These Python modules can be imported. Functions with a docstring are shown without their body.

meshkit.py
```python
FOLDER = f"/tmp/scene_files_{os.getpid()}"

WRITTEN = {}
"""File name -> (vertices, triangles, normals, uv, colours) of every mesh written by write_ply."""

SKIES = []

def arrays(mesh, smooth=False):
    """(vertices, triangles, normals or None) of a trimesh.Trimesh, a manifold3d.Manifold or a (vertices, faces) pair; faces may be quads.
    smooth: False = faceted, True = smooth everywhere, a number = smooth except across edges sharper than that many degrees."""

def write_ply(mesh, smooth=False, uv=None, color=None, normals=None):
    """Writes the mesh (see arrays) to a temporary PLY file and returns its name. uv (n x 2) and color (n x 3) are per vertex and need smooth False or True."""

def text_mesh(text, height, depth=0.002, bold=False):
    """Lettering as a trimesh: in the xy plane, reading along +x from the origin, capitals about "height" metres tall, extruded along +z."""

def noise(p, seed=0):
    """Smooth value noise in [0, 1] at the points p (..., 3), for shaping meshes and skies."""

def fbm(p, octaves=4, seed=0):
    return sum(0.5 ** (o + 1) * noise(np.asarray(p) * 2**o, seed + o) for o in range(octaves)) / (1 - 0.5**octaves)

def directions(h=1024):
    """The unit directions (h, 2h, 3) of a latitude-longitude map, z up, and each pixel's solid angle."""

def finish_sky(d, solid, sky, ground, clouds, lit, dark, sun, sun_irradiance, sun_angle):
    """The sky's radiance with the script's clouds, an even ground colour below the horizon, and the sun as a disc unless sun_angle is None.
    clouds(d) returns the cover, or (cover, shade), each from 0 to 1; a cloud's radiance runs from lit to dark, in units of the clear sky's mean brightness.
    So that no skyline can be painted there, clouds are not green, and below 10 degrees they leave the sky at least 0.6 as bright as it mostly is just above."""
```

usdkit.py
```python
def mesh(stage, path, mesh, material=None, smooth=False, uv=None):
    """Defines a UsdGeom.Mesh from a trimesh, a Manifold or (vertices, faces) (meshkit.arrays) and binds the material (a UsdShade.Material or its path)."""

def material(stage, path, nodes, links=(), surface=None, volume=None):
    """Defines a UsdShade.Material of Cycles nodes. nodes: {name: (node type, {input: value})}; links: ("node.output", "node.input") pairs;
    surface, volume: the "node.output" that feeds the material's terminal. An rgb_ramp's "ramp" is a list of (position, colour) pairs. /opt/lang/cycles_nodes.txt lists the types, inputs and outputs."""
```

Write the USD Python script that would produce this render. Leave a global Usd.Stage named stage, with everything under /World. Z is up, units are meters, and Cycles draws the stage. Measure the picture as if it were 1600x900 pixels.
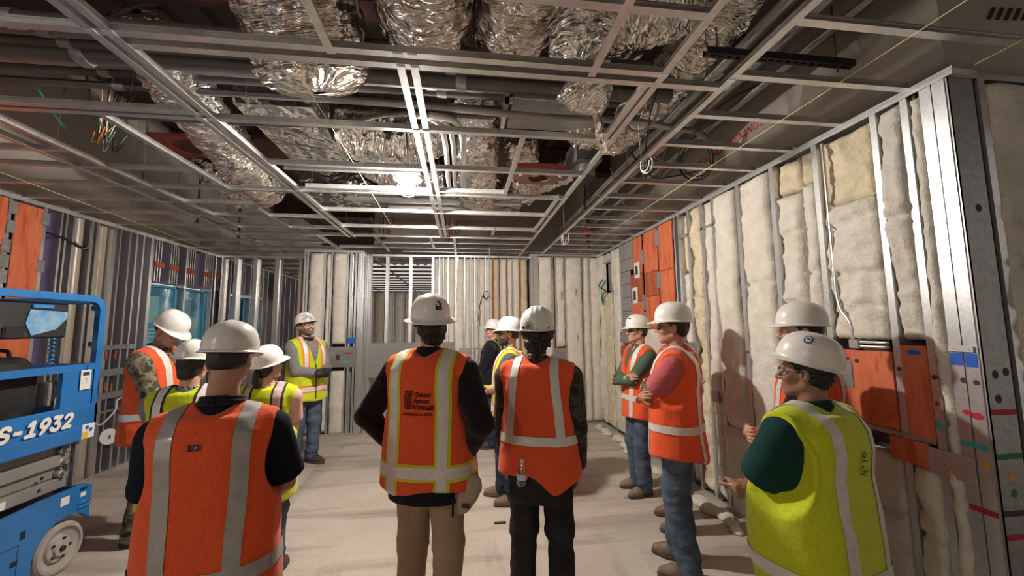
import math, random
import numpy as np
import trimesh
from shapely.geometry import Polygon
import usdkit, meshkit
from pxr import Usd, UsdGeom, UsdLux, Sdf, Gf, Vt, UsdShade

stage = Usd.Stage.CreateInMemory()
UsdGeom.SetStageUpAxis(stage, UsdGeom.Tokens.z)
UsdGeom.SetStageMetersPerUnit(stage, 1.0)
UsdGeom.Xform.Define(stage, '/World'); UsdGeom.Scope.Define(stage, '/World/Looks')

# ---------------------------------------------------------------- camera, light, exposure
CAM_H, CAM_F = 1.65, 605.0                      # metres, pixels of a 1600 wide frame
YAW, PITCH, ROLL = np.radians([7.30, 5.70, -0.52])
_f = np.array([math.sin(YAW) * math.cos(PITCH), math.cos(YAW) * math.cos(PITCH), math.sin(PITCH)])
_r = np.array([math.cos(YAW), -math.sin(YAW), 0.0]); _u = np.cross(_r, _f)
_R = _r * math.cos(ROLL) + _u * math.sin(ROLL); _U = _u * math.cos(ROLL) - _r * math.sin(ROLL)
cam = UsdGeom.Camera.Define(stage, '/World/camera')
cam.AddTransformOp().Set(Gf.Matrix4d(*_R, 0, *_U, 0, *(-_f), 0, 0, 0, CAM_H, 1))
cam.CreateHorizontalApertureAttr(36.0); cam.CreateVerticalApertureAttr(20.25)
cam.CreateFocalLengthAttr(36.0 * CAM_F / 1600.0)
cam.CreateClippingRangeAttr((0.05, 200.0))
cam.CreateExposureAttr(1.15)
LAMP_W = 900.0          # emission strength of the caged bulb in the room
LAMP_COL = (1.0, 0.925, 0.84)
LAMPS = [((-0.47, 3.30, 2.86), LAMP_W), ((-3.3, -1.3, 2.86), LAMP_W * 0.26), ((1.3, 9.5, 2.60), LAMP_W * 0.5), ((-6.0, 12.0, 2.86), LAMP_W * 0.5)]
dome = UsdLux.DomeLight.Define(stage, '/World/ambient_light')
dome.CreateColorAttr(Gf.Vec3f(1.0, 0.92, 0.84)); dome.CreateIntensityAttr(0.095)

# ---------------------------------------------------------------- materials
LOOKS = {}
def mat(name, col, rough=0.6, metal=0.0, var=None, bump=None, stretch=None, spec=None, emit=None, sheen=0.0, col2=None, coat=0.0, coords='object', trans=0.0, ramp=None, contrast=(0.3, 0.7)):
    """A principled material; var = (noise scale, amount) or (scale, amount, detail), bump = (scale, strength, distance)."""
    if name in LOOKS: return LOOKS[name]
    col = np.array(col, float)
    n = {'p': ('principled_bsdf', {'base_color': tuple(col), 'roughness': rough, 'metallic': metal}), 'tc': ('texture_coordinate', {})}
    L = []
    src = 'tc.' + coords
    if stretch:
        n['mp'] = ('mapping', {'scale': tuple(stretch), 'mapping_type': 'point'}); L.append((src, 'mp.vector')); src = 'mp.vector'
    if spec is not None: n['p'][1]['specular_ior_level'] = spec
    if sheen: n['p'][1]['sheen_weight'] = sheen
    if coat: n['p'][1]['coat_weight'] = coat; n['p'][1]['coat_roughness'] = 0.12
    if trans: n['p'][1]['transmission_weight'] = trans
    if emit: n['p'][1]['emission_color'] = tuple(emit[:3]); n['p'][1]['emission_strength'] = emit[3]
    if var or ramp:
        sc = var[0]; det = var[2] if len(var) > 2 else 4
        n['nz'] = ('noise_texture', {'scale': float(sc), 'detail': float(det), 'roughness': 0.6}); L.append((src, 'nz.vector'))
        a = var[1]
        if ramp is None:
            c2 = np.clip(col * (1 + a), 0, 1) if col2 is None else np.array(col2, float)
            c1 = col * (1 - a) if col2 is None else col
            ramp = [(contrast[0], tuple(c1)), (contrast[1], tuple(c2))]
        n['rp'] = ('rgb_ramp', {'ramp': ramp}); L += [('nz.fac', 'rp.fac'), ('rp.color', 'p.base_color')]
    if bump:
        n['bn'] = ('noise_texture', {'scale': float(bump[0]), 'detail': 5.0, 'roughness': 0.6}); L.append((src, 'bn.vector'))
        n['bp'] = ('bump', {'strength': float(bump[1]), 'distance': float(bump[2])}); L += [('bn.fac', 'bp.height'), ('bp.normal', 'p.normal')]
    LOOKS[name] = usdkit.material(stage, '/World/Looks/' + name, n, L, surface='p.BSDF')
    return LOOKS[name]

def M(name): return LOOKS[name]

mat('galvanised', (0.66, 0.66, 0.66), 0.34, 0.74, var=(60, 0.10, 2), bump=(90, 0.05, 0.002))
mat('galvanised_dull', (0.40, 0.40, 0.40), 0.48, 0.75, var=(25, 0.18), bump=(60, 0.08, 0.002))
mat('grid_steel', (0.64, 0.63, 0.62), 0.36, 0.80, var=(18, 0.12), bump=(320, 0.12, 0.001))
mat('galvanised_bright', (0.70, 0.69, 0.68), 0.30, 0.9); mat('zinc_bright', (0.80, 0.79, 0.78), 0.30, 0.6)
def foil(name, col, rough):
    LOOKS[name] = usdkit.material(stage, '/World/Looks/' + name, {'tc': ('texture_coordinate', {}), 'm': ('mapping', {'scale': (17, 3.2, 1)}), 'n': ('noise_texture', {'scale': 1.0, 'detail': 3.0, 'roughness': 0.55, 'distortion': 0.9}), 'm2': ('mapping', {'scale': (6, 6, 6)}), 'n2': ('noise_texture', {'scale': 1.0, 'detail': 2.0, 'roughness': 0.5, 'distortion': 0.4}),
        'ad': ('math', {'math_type': 'add'}), 'b': ('bump', {'strength': 1.0, 'distance': 0.11}), 'rp': ('rgb_ramp', {'ramp': [(0.3, tuple(np.array(col) * .88)), (0.7, tuple(np.minimum(np.array(col) * 1.15, 1)))]}), 'p': ('principled_bsdf', {'metallic': 0.95, 'roughness': rough})},
        [('tc.UV', 'm.vector'), ('m.vector', 'n.vector'), ('tc.object', 'm2.vector'), ('m2.vector', 'n2.vector'), ('n.fac', 'ad.value1'), ('n2.fac', 'ad.value2'), ('ad.value', 'b.height'), ('b.normal', 'p.normal'), ('n2.fac', 'rp.fac'), ('rp.color', 'p.base_color')], surface='p.BSDF')
foil('foil', (0.86, 0.83, 0.79), 0.11); foil('foil_dull', (0.80, 0.745, 0.69), 0.14)
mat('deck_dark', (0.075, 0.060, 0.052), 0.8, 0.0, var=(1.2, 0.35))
mat('steel_brown', (0.10, 0.045, 0.035), 0.7, 0.0, var=(4, 0.3))
mat('conduit', (0.30, 0.285, 0.27), 0.42, 0.7, var=(5, 0.15))
mat('conduit_dark', (0.13, 0.12, 0.115), 0.5, 0.4, var=(5, 0.2))
mat('gypsum', (0.42, 0.375, 0.33), 0.9, 0.0, var=(0.7, 0.10, 5), bump=(60, 0.1, 0.002))
mat('gypsum_mud', (0.52, 0.49, 0.45), 0.9, 0.0, var=(2.5, 0.08))
mat('insulation', (0.80, 0.755, 0.66), 1.0, 0.0, var=(9, 0.10, 6), bump=(70, 0.8, 0.012), sheen=0.15, spec=0.1)
mat('insulation_grey', (0.76, 0.71, 0.63), 1.0, 0.0, var=(7, 0.12, 6), bump=(70, 0.8, 0.012), sheen=0.15, spec=0.1)
mat('insulation_yellow', (0.80, 0.70, 0.50), 1.0, 0.0, var=(11, 0.16, 6), bump=(60, 0.9, 0.014), sheen=0.15, spec=0.1)
mat('insulation_tan', (0.66, 0.54, 0.38), 1.0, 0.0, var=(8, 0.14, 6), bump=(60, 0.8, 0.012), spec=0.1)
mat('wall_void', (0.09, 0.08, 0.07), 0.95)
mat('plywood_red', (0.66, 0.120, 0.045), 0.75, 0.0, var=(2.6, 0.30, 8), stretch=(5, 5, .9), bump=(30, 0.1, 0.002), ramp=[(0.28, (0.40, 0.065, 0.028)), (0.42, (0.64, 0.135, 0.055)), (0.58, (0.72, 0.20, 0.09)), (0.66, (0.52, 0.10, 0.04)), (0.78, (0.70, 0.18, 0.08))])
mat('plywood_rust', (0.42, 0.10, 0.04), 0.75, 0.0, var=(2.2, 0.30, 8), stretch=(6, 6, 1.2))
mat('plywood_grey', (0.30, 0.28, 0.27), 0.8, 0.0, var=(3, 0.12, 6), stretch=(1, 1, 6))
mat('plate_grey', (0.36, 0.34, 0.34), 0.45, 0.6, var=(8, 0.12))
mat('purple_board', (0.17, 0.12, 0.32), 0.8, 0.0, var=(2.0, 0.18))
mat('purple_board_pale', (0.30, 0.255, 0.335), 0.8, 0.0, var=(2.0, 0.15))
mat('column_beige', (0.45, 0.395, 0.32), 0.35, 0.15, var=(1.5, 0.10))
mat('mortar_grey', (0.24, 0.235, 0.23), 0.95, 0.0, var=(14, 0.2))
mat('black_matte', (0.012, 0.012, 0.013), 0.7)
mat('black_rubber', (0.02, 0.02, 0.021), 0.55)
mat('white_paint', (0.80, 0.78, 0.74), 0.5)
mat('string_yellow', (0.75, 0.72, 0.30), 0.7)
mat('cable_black', (0.02, 0.02, 0.02), 0.5)
mat('cable_grey', (0.33, 0.33, 0.33), 0.45, 0.5)
mat('cable_green', (0.05, 0.20, 0.12), 0.5)
mat('cable_white', (0.62, 0.62, 0.58), 0.5)
mat('copper_wire', (0.55, 0.22, 0.08), 0.4, 0.6)
mat('mark_blue', (0.02, 0.13, 0.62), 0.7)
mat('mark_red', (0.45, 0.015, 0.03), 0.7)
mat('mark_teal', (0.05, 0.42, 0.40), 0.7)
mat('mark_dark', (0.05, 0.045, 0.05), 0.8)
mat('mark_green', (0.04, 0.20, 0.10), 0.8)
mat('mark_orange', (0.75, 0.35, 0.03), 0.8)
mat('stencil_red', (0.48, 0.035, 0.025), 0.8)
mat('sprinkler_orange', (0.85, 0.13, 0.03), 0.5)
mat('scrap_wood', (0.5, 0.37, 0.24), 0.8)
mat('bulb_glow', (1, 1, 1), 0.5, emit=(*LAMP_COL, LAMP_W))
mat('bulb_glow_far', (1, 1, 1), 0.5, emit=(*LAMP_COL, LAMP_W * 0.5))
mat('bulb_glow_dim', (1, 1, 1), 0.5, emit=(*LAMP_COL, LAMP_W * 0.26))
# dusty concrete: pale dust over grey, with sweeping stripes of wear
LOOKS['concrete'] = usdkit.material(stage, '/World/Looks/concrete', {
    'tc': ('texture_coordinate', {}),
    'n1': ('noise_texture', {'scale': 0.9, 'detail': 7.0, 'roughness': 0.62}),
    'r1': ('rgb_ramp', {'ramp': [(0.25, (0.43, 0.365, 0.30)), (0.5, (0.57, 0.495, 0.42)), (0.75, (0.66, 0.585, 0.505))]}),
    'm2': ('mapping', {'scale': (0.35, 3.2, 1.0)}), 'n2': ('noise_texture', {'scale': 1.3, 'detail': 4.0, 'roughness': 0.55}),
    'r2': ('rgb_ramp', {'ramp': [(0.50, (1, 1, 1)), (0.60, (0.80, 0.79, 0.78)), (0.72, (0.62, 0.61, 0.61))]}),
    'm3': ('mapping', {'scale': (2.6, 0.30, 1.0), 'rotation': (0, 0, -0.35)}), 'n3': ('noise_texture', {'scale': 1.2, 'detail': 4.0, 'roughness': 0.6}),
    'r3': ('rgb_ramp', {'ramp': [(0.56, (1, 1, 1)), (0.66, (0.80, 0.79, 0.78)), (0.74, (0.72, 0.71, 0.70))]}),
    'n4': ('noise_texture', {'scale': 45.0, 'detail': 5.0, 'roughness': 0.7}), 'r4': ('rgb_ramp', {'ramp': [(0.3, (0.86, 0.86, 0.86)), (0.7, (1.06, 1.06, 1.06))]}),
    'x1': ('mix_color', {'blend_type': 'multiply', 'fac': 1.0}), 'x2': ('mix_color', {'blend_type': 'multiply', 'fac': 1.0}), 'x3': ('mix_color', {'blend_type': 'multiply', 'fac': 1.0}),
    'bp': ('bump', {'strength': 0.25, 'distance': 0.004}), 'p': ('principled_bsdf', {'roughness': 0.72, 'specular_ior_level': 0.35})},
    [('tc.object', 'n1.vector'), ('n1.fac', 'r1.fac'), ('tc.object', 'm2.vector'), ('m2.vector', 'n2.vector'), ('n2.fac', 'r2.fac'), ('tc.object', 'm3.vector'), ('m3.vector', 'n3.vector'), ('n3.fac', 'r3.fac'),
     ('tc.object', 'n4.vector'), ('n4.fac', 'r4.fac'), ('r1.color', 'x1.a'), ('r2.color', 'x1.b'), ('x1.result', 'x2.a'), ('r3.color', 'x2.b'), ('x2.result', 'x3.a'), ('r4.color', 'x3.b'), ('x3.result', 'p.base_color'),
     ('n4.fac', 'bp.height'), ('bp.normal', 'p.normal')], surface='p.BSDF')

# ---------------------------------------------------------------- scene helpers
COUNT = {}
def numbered(parent, name):
    k = (parent, name); c = COUNT.get(k, 0); COUNT[k] = c + 1
    return name if c == 0 else '%s_%03d' % (name, c)

def path_of(p): return '/World' if p is None else (p if isinstance(p, str) else str(p.GetPath()))

def tag(prim, label=None, category=None, group=None, kind=None):
    p = prim if isinstance(prim, Usd.Prim) else prim.GetPrim()
    for k, v in (('label', label), ('category', category), ('group', group), ('kind', kind)):
        if v: p.SetCustomDataByKey(k, v)
    return p

def thing(name, label=None, category=None, group=None, kind=None, loc=(0, 0, 0), rz=0.0, parent=None):
    par = path_of(parent)
    x = UsdGeom.Xform.Define(stage, par + '/' + numbered(par, name))
    if any(loc) or rz:
        x.AddTranslateOp().Set(Gf.Vec3d(*map(float, loc)))
        if rz: x.AddRotateZOp().Set(float(math.degrees(rz)))
    return tag(x, label, category, group, kind)

def obj(name, mesh, material, parent=None, smooth=False, uv=None, **kw):
    par = path_of(parent)
    if isinstance(mesh, MB): mesh = mesh.mesh()
    m = usdkit.mesh(stage, par + '/' + numbered(par, name), mesh, M(material) if isinstance(material, str) else material, smooth=smooth, uv=uv)
    return tag(m, **kw)

def dup(root, loc, rz=0.0, **kw):
    """A copy of a thing, with its parts, at another place."""
    base = root.GetName()
    par = '/World'
    x = UsdGeom.Xform.Define(stage, par + '/' + numbered(par, base))
    x.GetPrim().GetReferences().AddInternalReference(root.GetPath())
    x.ClearXformOpOrder()
    x.AddTranslateOp(opSuffix='copy').Set(Gf.Vec3d(*map(float, loc)))
    if rz: x.AddRotateZOp(opSuffix='copy').Set(float(math.degrees(rz)))
    x.GetPrim().SetInstanceable(True)
    return tag(x, **kw)

class MB:
    """Collects shapes and hands them on as one mesh."""
    def __init__(s): s.v, s.f, s.n = [], [], 0
    def add(s, v, f):
        v = np.asarray(v, float); f = np.asarray(f, int)
        if f.shape[1] == 4: f = np.vstack([f[:, [0, 1, 2]], f[:, [0, 2, 3]]])
        s.v.append(v); s.f.append(f + s.n); s.n += len(v); return s
    def tm(s, m): return s.add(m.vertices, m.faces)
    def box(s, a, b, c=0.0):
        a, b = np.minimum(a, b), np.maximum(a, b)
        if c <= 0:
            v = np.array([[(a, b)[i][0], (a, b)[j][1], (a, b)[k][2]] for i in (0, 1) for j in (0, 1) for k in (0, 1)])
            f = [(0, 1, 3, 2), (4, 6, 7, 5), (0, 4, 5, 1), (2, 3, 7, 6), (0, 2, 6, 4), (1, 5, 7, 3)]
            return s.add(v, np.array(f))
        c = min(c, 0.45 * (b - a).min()); P = []
        for i in (0, 1):
            for j in (0, 1):
                for k in (0, 1):
                    q = np.array([(a, b)[i][0], (a, b)[j][1], (a, b)[k][2]]); sg = np.array([1 - 2 * i, 1 - 2 * j, 1 - 2 * k]) * c
                    for ax in range(3):
                        w = q + sg; w[ax] = q[ax]; P.append(w)
        h = trimesh.convex.convex_hull(np.array(P)); return s.tm(h)
    def hull(s, pts): return s.tm(trimesh.convex.convex_hull(np.asarray(pts, float)))
    def tube(s, path, r, n=8, caps=True, up=None):
        v, f = tube(path, r, n, caps); return s.add(v, f)
    def sweep(s, prof, a, b, X, Y):
        """Extrudes the closed 2-D outline prof (in axes X, Y) from a to b."""
        pg = Polygon(prof); m = trimesh.creation.extrude_polygon(pg, 1.0, engine='earcut')
        a, b, X, Y = (np.asarray(t, float) for t in (a, b, X, Y))
        v = a + np.outer(m.vertices[:, 0], X) + np.outer(m.vertices[:, 1], Y) + np.outer(m.vertices[:, 2], b - a)
        f = m.faces if np.dot(np.cross(X, Y), b - a) > 0 else m.faces[:, ::-1]
        return s.add(v, f)
    def lathe(s, prof, origin=(0, 0, 0), axis=(0, 0, 1), n=24):
        """prof: (radius, height) pairs along the axis."""
        z = np.asarray(axis, float); z /= np.linalg.norm(z)
        x = np.cross(z, [0, 0, 1.0] if abs(z[2]) < 0.9 else [1.0, 0, 0]); x /= np.linalg.norm(x); y = np.cross(z, x)
        t = np.linspace(0, 2 * math.pi, n, endpoint=False); V = []
        for r, h in prof: V.append(np.asarray(origin) + z * h + r * (np.outer(np.cos(t), x) + np.outer(np.sin(t), y)))
        V = np.vstack(V); k = np.arange(n); F = []
        for i in range(len(prof) - 1):
            F.append(np.stack([i * n + k, i * n + (k + 1) % n, (i + 1) * n + (k + 1) % n, (i + 1) * n + k], 1))
        return s.add(V, np.vstack(F))
    def mesh(s): return np.vstack(s.v), np.vstack(s.f)

def frames(P):
    P = np.asarray(P, float); T = np.gradient(P, axis=0); T /= np.linalg.norm(T, axis=1, keepdims=True) + 1e-12
    u = np.cross(T[0], [0, 0, 1.0]); u = u if np.linalg.norm(u) > 1e-3 else np.cross(T[0], [1.0, 0, 0]); u /= np.linalg.norm(u); U = [u]
    for i in range(1, len(P)):
        u = U[-1] - T[i] * np.dot(U[-1], T[i]); U.append(u / (np.linalg.norm(u) + 1e-12))
    U = np.array(U); return T, U, np.cross(T, U)

def tube(path, r, n=8, caps=True):
    P = np.asarray(path, float); r = np.broadcast_to(np.asarray(r, float), (len(P),)); T, U, W = frames(P)
    t = np.linspace(0, 2 * math.pi, n, endpoint=False)
    V = P[:, None] + r[:, None, None] * (np.cos(t)[None, :, None] * U[:, None] + np.sin(t)[None, :, None] * W[:, None])
    V = V.reshape(-1, 3); k = np.arange(n); F = []
    for i in range(len(P) - 1): F.append(np.stack([i * n + k, i * n + (k + 1) % n, (i + 1) * n + (k + 1) % n, (i + 1) * n + k], 1))
    F = np.vstack(F); F = np.vstack([F[:, [0, 1, 2]], F[:, [0, 2, 3]]])
    if caps:
        V = np.vstack([V, P[0], P[-1]]); a, b = len(V) - 2, len(V) - 1; e = (len(P) - 1) * n
        F = np.vstack([F, np.stack([np.full(n, a), (k + 1) % n, k], 1), np.stack([np.full(n, b), e + k, e + (k + 1) % n], 1)])
    return V, F

def spline(pts, n=40):
    """Catmull-Rom through pts."""
    P = np.asarray(pts, float); P = np.vstack([2 * P[0] - P[1], P, 2 * P[-1] - P[-2]]); m = len(P) - 3; out = []
    for t in np.linspace(0, m - 1e-9, n):
        i = int(t); s = t - i; a, b, c, d = P[i:i + 4]
        out.append(0.5 * (2 * b + (c - a) * s + (2 * a - 5 * b + 4 * c - d) * s * s + (3 * b - a - 3 * c + d) * s ** 3))
    return np.array(out)

def noise(p, seed=0): return meshkit.noise(p, seed)
def fbm(p, o=4, seed=0): return meshkit.fbm(p, o, seed)
def sstep(a, b, x): t = np.clip((np.asarray(x, float) - a) / (b - a), 0, 1); return t * t * (3 - 2 * t)
# ================================================================ the setting: floor, deck, walls
XR, XL = 2.38, -4.10                # faces of the side walls
YC = 1.52                           # near corner of the right wall
ZC = 2.90                           # grid and top of the stud walls
class Wall:
    """A wall face: u runs along it, d goes into it, z up."""
    def __init__(s, o, U, D): s.o = np.array([*o, 0.0]); s.U = np.array([*U, 0.0]); s.D = np.array([*D, 0.0]); s.flip = np.cross(s.U, s.D)[2] < 0
    def map(s, m):
        v, f = m.mesh() if isinstance(m, MB) else m
        w = s.o + np.outer(v[:, 0], s.U) + np.outer(v[:, 1], s.D) + np.outer(v[:, 2], [0, 0, 1.0])
        return w, (f[:, ::-1] if s.flip else f)
WR = Wall((XR, 0), (0, 1), (1, 0)); WL = Wall((XL, 0), (0, 1), (-1, 0))
def WB(y): return Wall((0, y), (1, 0), (0, 1))

STUD = [(0, 0), (.041, 0), (.041, .012), (.0385, .012), (.0385, .0025), (.0025, .0025), (.0025, .1475), (.0385, .1475), (.0385, .138), (.041, .138), (.041, .15), (0, .15)]
def stud_mesh(u, z0=0.03, z1=2.87, w=0.041, depth=0.15, side=1):
    k = np.array(STUD) * [w / .041, depth / .15]
    if side < 0: k[:, 0] = w - k[:, 0]
    m = MB().sweep([tuple(q) for q in k], (u, 0, z0), (u, 0, z1), (1, 0, 0), (0, 1, 0)); return m
def stud(wall, par, u, z0=0.03, z1=2.87, w=0.041, depth=0.15, side=1, m='galvanised', name='stud'):
    return obj(name, wall.map(stud_mesh(u, z0, z1, w, depth, side)), m, par)
def track(wall, par, u0, u1, z, top=True, depth=0.155, leg=0.035, m='galvanised', name='top_track'):
    s = -1 if top else 1
    b = MB().box((u0, -.004, z - .0015), (u1, depth, z + .0015)).box((u0, -.004, z), (u1, -.001, z + s * leg)).box((u0, depth - .003, z), (u1, depth, z + s * leg))
    return obj(name, wall.map(b), m, par)
def batt(wall, par, u0, u1, z0, z1, d0=0.02, thick=0.1, res=0.03, seed=0, amp=0.02, m='insulation', creases=(), ragged=0.011, name='insulation_batt', bow=0.0):
    nu, nz = max(5, int((u1 - u0) / res) + 1), max(5, int((z1 - z0) / res) + 1)
    U, Z = np.meshgrid(np.linspace(0, 1, nu), np.linspace(0, 1, nz))
    u, z = u0 + U * (u1 - u0), z0 + Z * (z1 - z0)
    P = np.stack([u * 7, z * 5, np.full_like(u, seed * 3.1)], -1)
    n1 = fbm(P, 4, seed) - 0.5; n2 = fbm(P * 0.35 + 9, 2, seed + 5) - 0.5
    eu, ez = np.minimum(u - u0, u1 - u), np.minimum(z - z0, z1 - z)
    edge = np.clip(np.minimum(eu, ez) / min(0.026, 0.4 * (u1 - u0)), 0, 1); d0 = d0 - .012
    d = d0 + 2.2 * amp * n1 + 2.0 * amp * n2 + 0.026 * (1 - np.sqrt(1 - (1 - edge) ** 2)) - bow * np.sin(U * math.pi)
    d = d - .75 * amp * (1 - 2 * np.abs(2 * fbm(P * [1.6, 2.6, 1] + 17, 3, seed + 21) - 1)) + .3 * amp
    for i, zc in enumerate(creases):
        wob = zc + 0.10 * (fbm(np.stack([u * 4, 0 * u + i, 0 * u + seed], -1), 3, seed + 11) - 0.5)
        d = d + 0.030 * np.exp(-((z - wob) / 0.014) ** 2) - 0.010 * np.exp(-((z - wob - 0.04) / 0.03) ** 2)
    uu = u + ragged * 2 * (fbm(np.stack([0 * z, z * 9, U * 2 + seed], -1), 3, seed + 2) - 0.5) * np.where(U < .5, 1, -1) * (np.abs(U - .5) * 2) ** 2
    V = np.stack([uu, d, z], -1).reshape(-1, 3)
    i = np.arange(nu * nz).reshape(nz, nu)
    F = np.stack([i[:-1, :-1], i[:-1, 1:], i[1:, 1:], i[1:, :-1]], -1).reshape(-1, 4)
    ring = np.concatenate([i[0], i[1:, -1], i[-1, -2::-1], i[-2:0:-1, 0]]); k = len(V); B = V[ring].copy(); B[:, 1] = d0 + thick
    V = np.vstack([V, B]); j = np.arange(len(ring)); jn = np.roll(j, -1)
    F = np.vstack([F, np.stack([ring[j], k + j, k + jn, ring[jn]], 1)])
    return obj(name, wall.map((V, np.vstack([F[:, [0, 1, 2]], F[:, [0, 2, 3]]]))), m, par, smooth=True)
def panel(wall, par, name, u0, u1, z0, z1, d0, d1, m, c=0.002, **kw):
    return obj(name, wall.map(MB().box((u0, d0, z0), (u1, d1, z1), c)), m, par, **kw)
def disc(u, d, z, r, n=14, dz=1.0):
    t = np.linspace(0, 2 * math.pi, n, endpoint=False)
    a = np.stack([u + r * np.cos(t), np.full(n, d), z + r * dz * np.sin(t)], 1); b = a - [0, 0.0012, 0]
    return trimesh.convex.convex_hull(np.vstack([a, b]))

floor = obj('floor', MB().box((-12, -7, -0.2), (8, 18, 0)), 'concrete', kind='structure')
# ribbed steel deck high above the grid
dk = MB(); prof = []
for i in range(60):
    x0 = -12 + i * 0.34; prof += [(x0, 4.55), (x0 + .04, 4.49), (x0 + .15, 4.49), (x0 + .19, 4.55)]
prof += [(8.5, 4.55), (8.5, 4.6), (-12, 4.6)]
dk.sweep(prof, (0, -7, 0), (0, 18, 0), (1, 0, 0), (0, 0, 1))
ceiling = thing('ceiling', kind='structure')
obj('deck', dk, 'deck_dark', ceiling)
for y in (0.2, 2.9, 5.9, 8.9, 11.9):
    b = MB().box((-12, y - .1, 4.44), (8, y + .1, 4.455)).box((-12, y - .006, 4.12), (8, y + .006, 4.45)).box((-12, y - .1, 4.10), (8, y + .1, 4.115))
    obj('beam', b, 'steel_brown', ceiling)

# ---------------- right wall
wr = thing('wall_right', kind='structure')
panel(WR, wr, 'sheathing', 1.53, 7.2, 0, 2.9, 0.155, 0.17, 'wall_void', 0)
track(WR, wr, 1.50, 6.6, ZC); track(WR, wr, 1.50, 6.6, 0.0, False, name='bottom_track')
obj('track_edge', WR.map(MB().box((1.49, -.012, ZC - .036), (6.6, -.005, ZC + .004))), 'zinc_bright', wr)
stud(WR, wr, 1.535, w=.052, side=-1); stud(WR, wr, 1.592, w=.05)
for u, w in ((1.70, .035), (1.86, .035), (2.245, .038), (2.62, .04), (3.0, .04), (3.34, .04), (3.53, .03), (3.76, .035), (3.94, .035), (4.03, .03), (5.58, .035), (5.92, .03)):
    stud(WR, wr, u, w=w)
B = lambda *a, **k: batt(WR, wr, *a, **k)
B(1.644, 1.701, 0.05, 2.85, 0.012, seed=1, res=.015, m='insulation'); B(1.738, 1.858, 1.56, 2.86, 0.012, seed=2, res=.018, amp=.03, m='insulation_grey', creases=(2.2,))
B(1.738, 1.858, 0.05, 0.90, 0.015, seed=3, res=.02, amp=.035, m='insulation_grey', creases=(.55,)); B(1.645, 1.70, 0.1, 0.95, 0.0, seed=43, res=.016, amp=.03)
B(1.90, 2.235, 2.40, 2.85, 0.035, seed=4, res=.02, amp=.03, m='insulation_yellow'); B(1.90, 2.235, 1.555, 2.40, 0.01, seed=5, res=.02, amp=.03, creases=(2.28, 1.95, 1.72), bow=.02)
B(1.90, 2.235, 0.05, 0.92, 0.012, seed=6, res=.022, amp=.03, creases=(.62,), m='insulation_grey')
B(2.29, 2.40, 0.05, 2.62, 0.02, seed=7, res=.022, amp=.025, creases=(2.0, 1.3)); B(2.41, 2.61, 2.62, 2.86, 0.05, seed=8, res=.022, amp=.03, m='insulation_yellow'); B(2.29, 2.40, 2.63, 2.86, 0.06, seed=48, res=.022, amp=.03, m='insulation_yellow')
B(2.41, 2.61, 0.05, 2.60, 0.015, seed=9, res=.022, amp=.03, creases=(2.3, 1.8, 1.25)); B(2.68, 2.99, 0.72, 2.86, 0.004, seed=10, res=.025, amp=.02, creases=(2.0,), bow=.02)
B(2.67, 2.99, 0.02, 0.72, 0.0, seed=11, res=.025, amp=.035, m='insulation_grey'); B(3.07, 3.335, 0.75, 2.86, 0.004, seed=12, res=.025, amp=.02, m='insulation', bow=.02)
B(3.05, 3.335, 0.02, 0.75, -0.004, seed=13, res=.025, amp=.04); B(3.39, 3.52, 0.05, 2.86, 0.02, seed=14, res=.03, amp=.03, m='insulation'); B(3.565, 3.75, 0.05, 2.86, 0.03, seed=15, res=.03, amp=.05, m='insulation_yellow', creases=(2.1, 1.7, 1.1))
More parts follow.
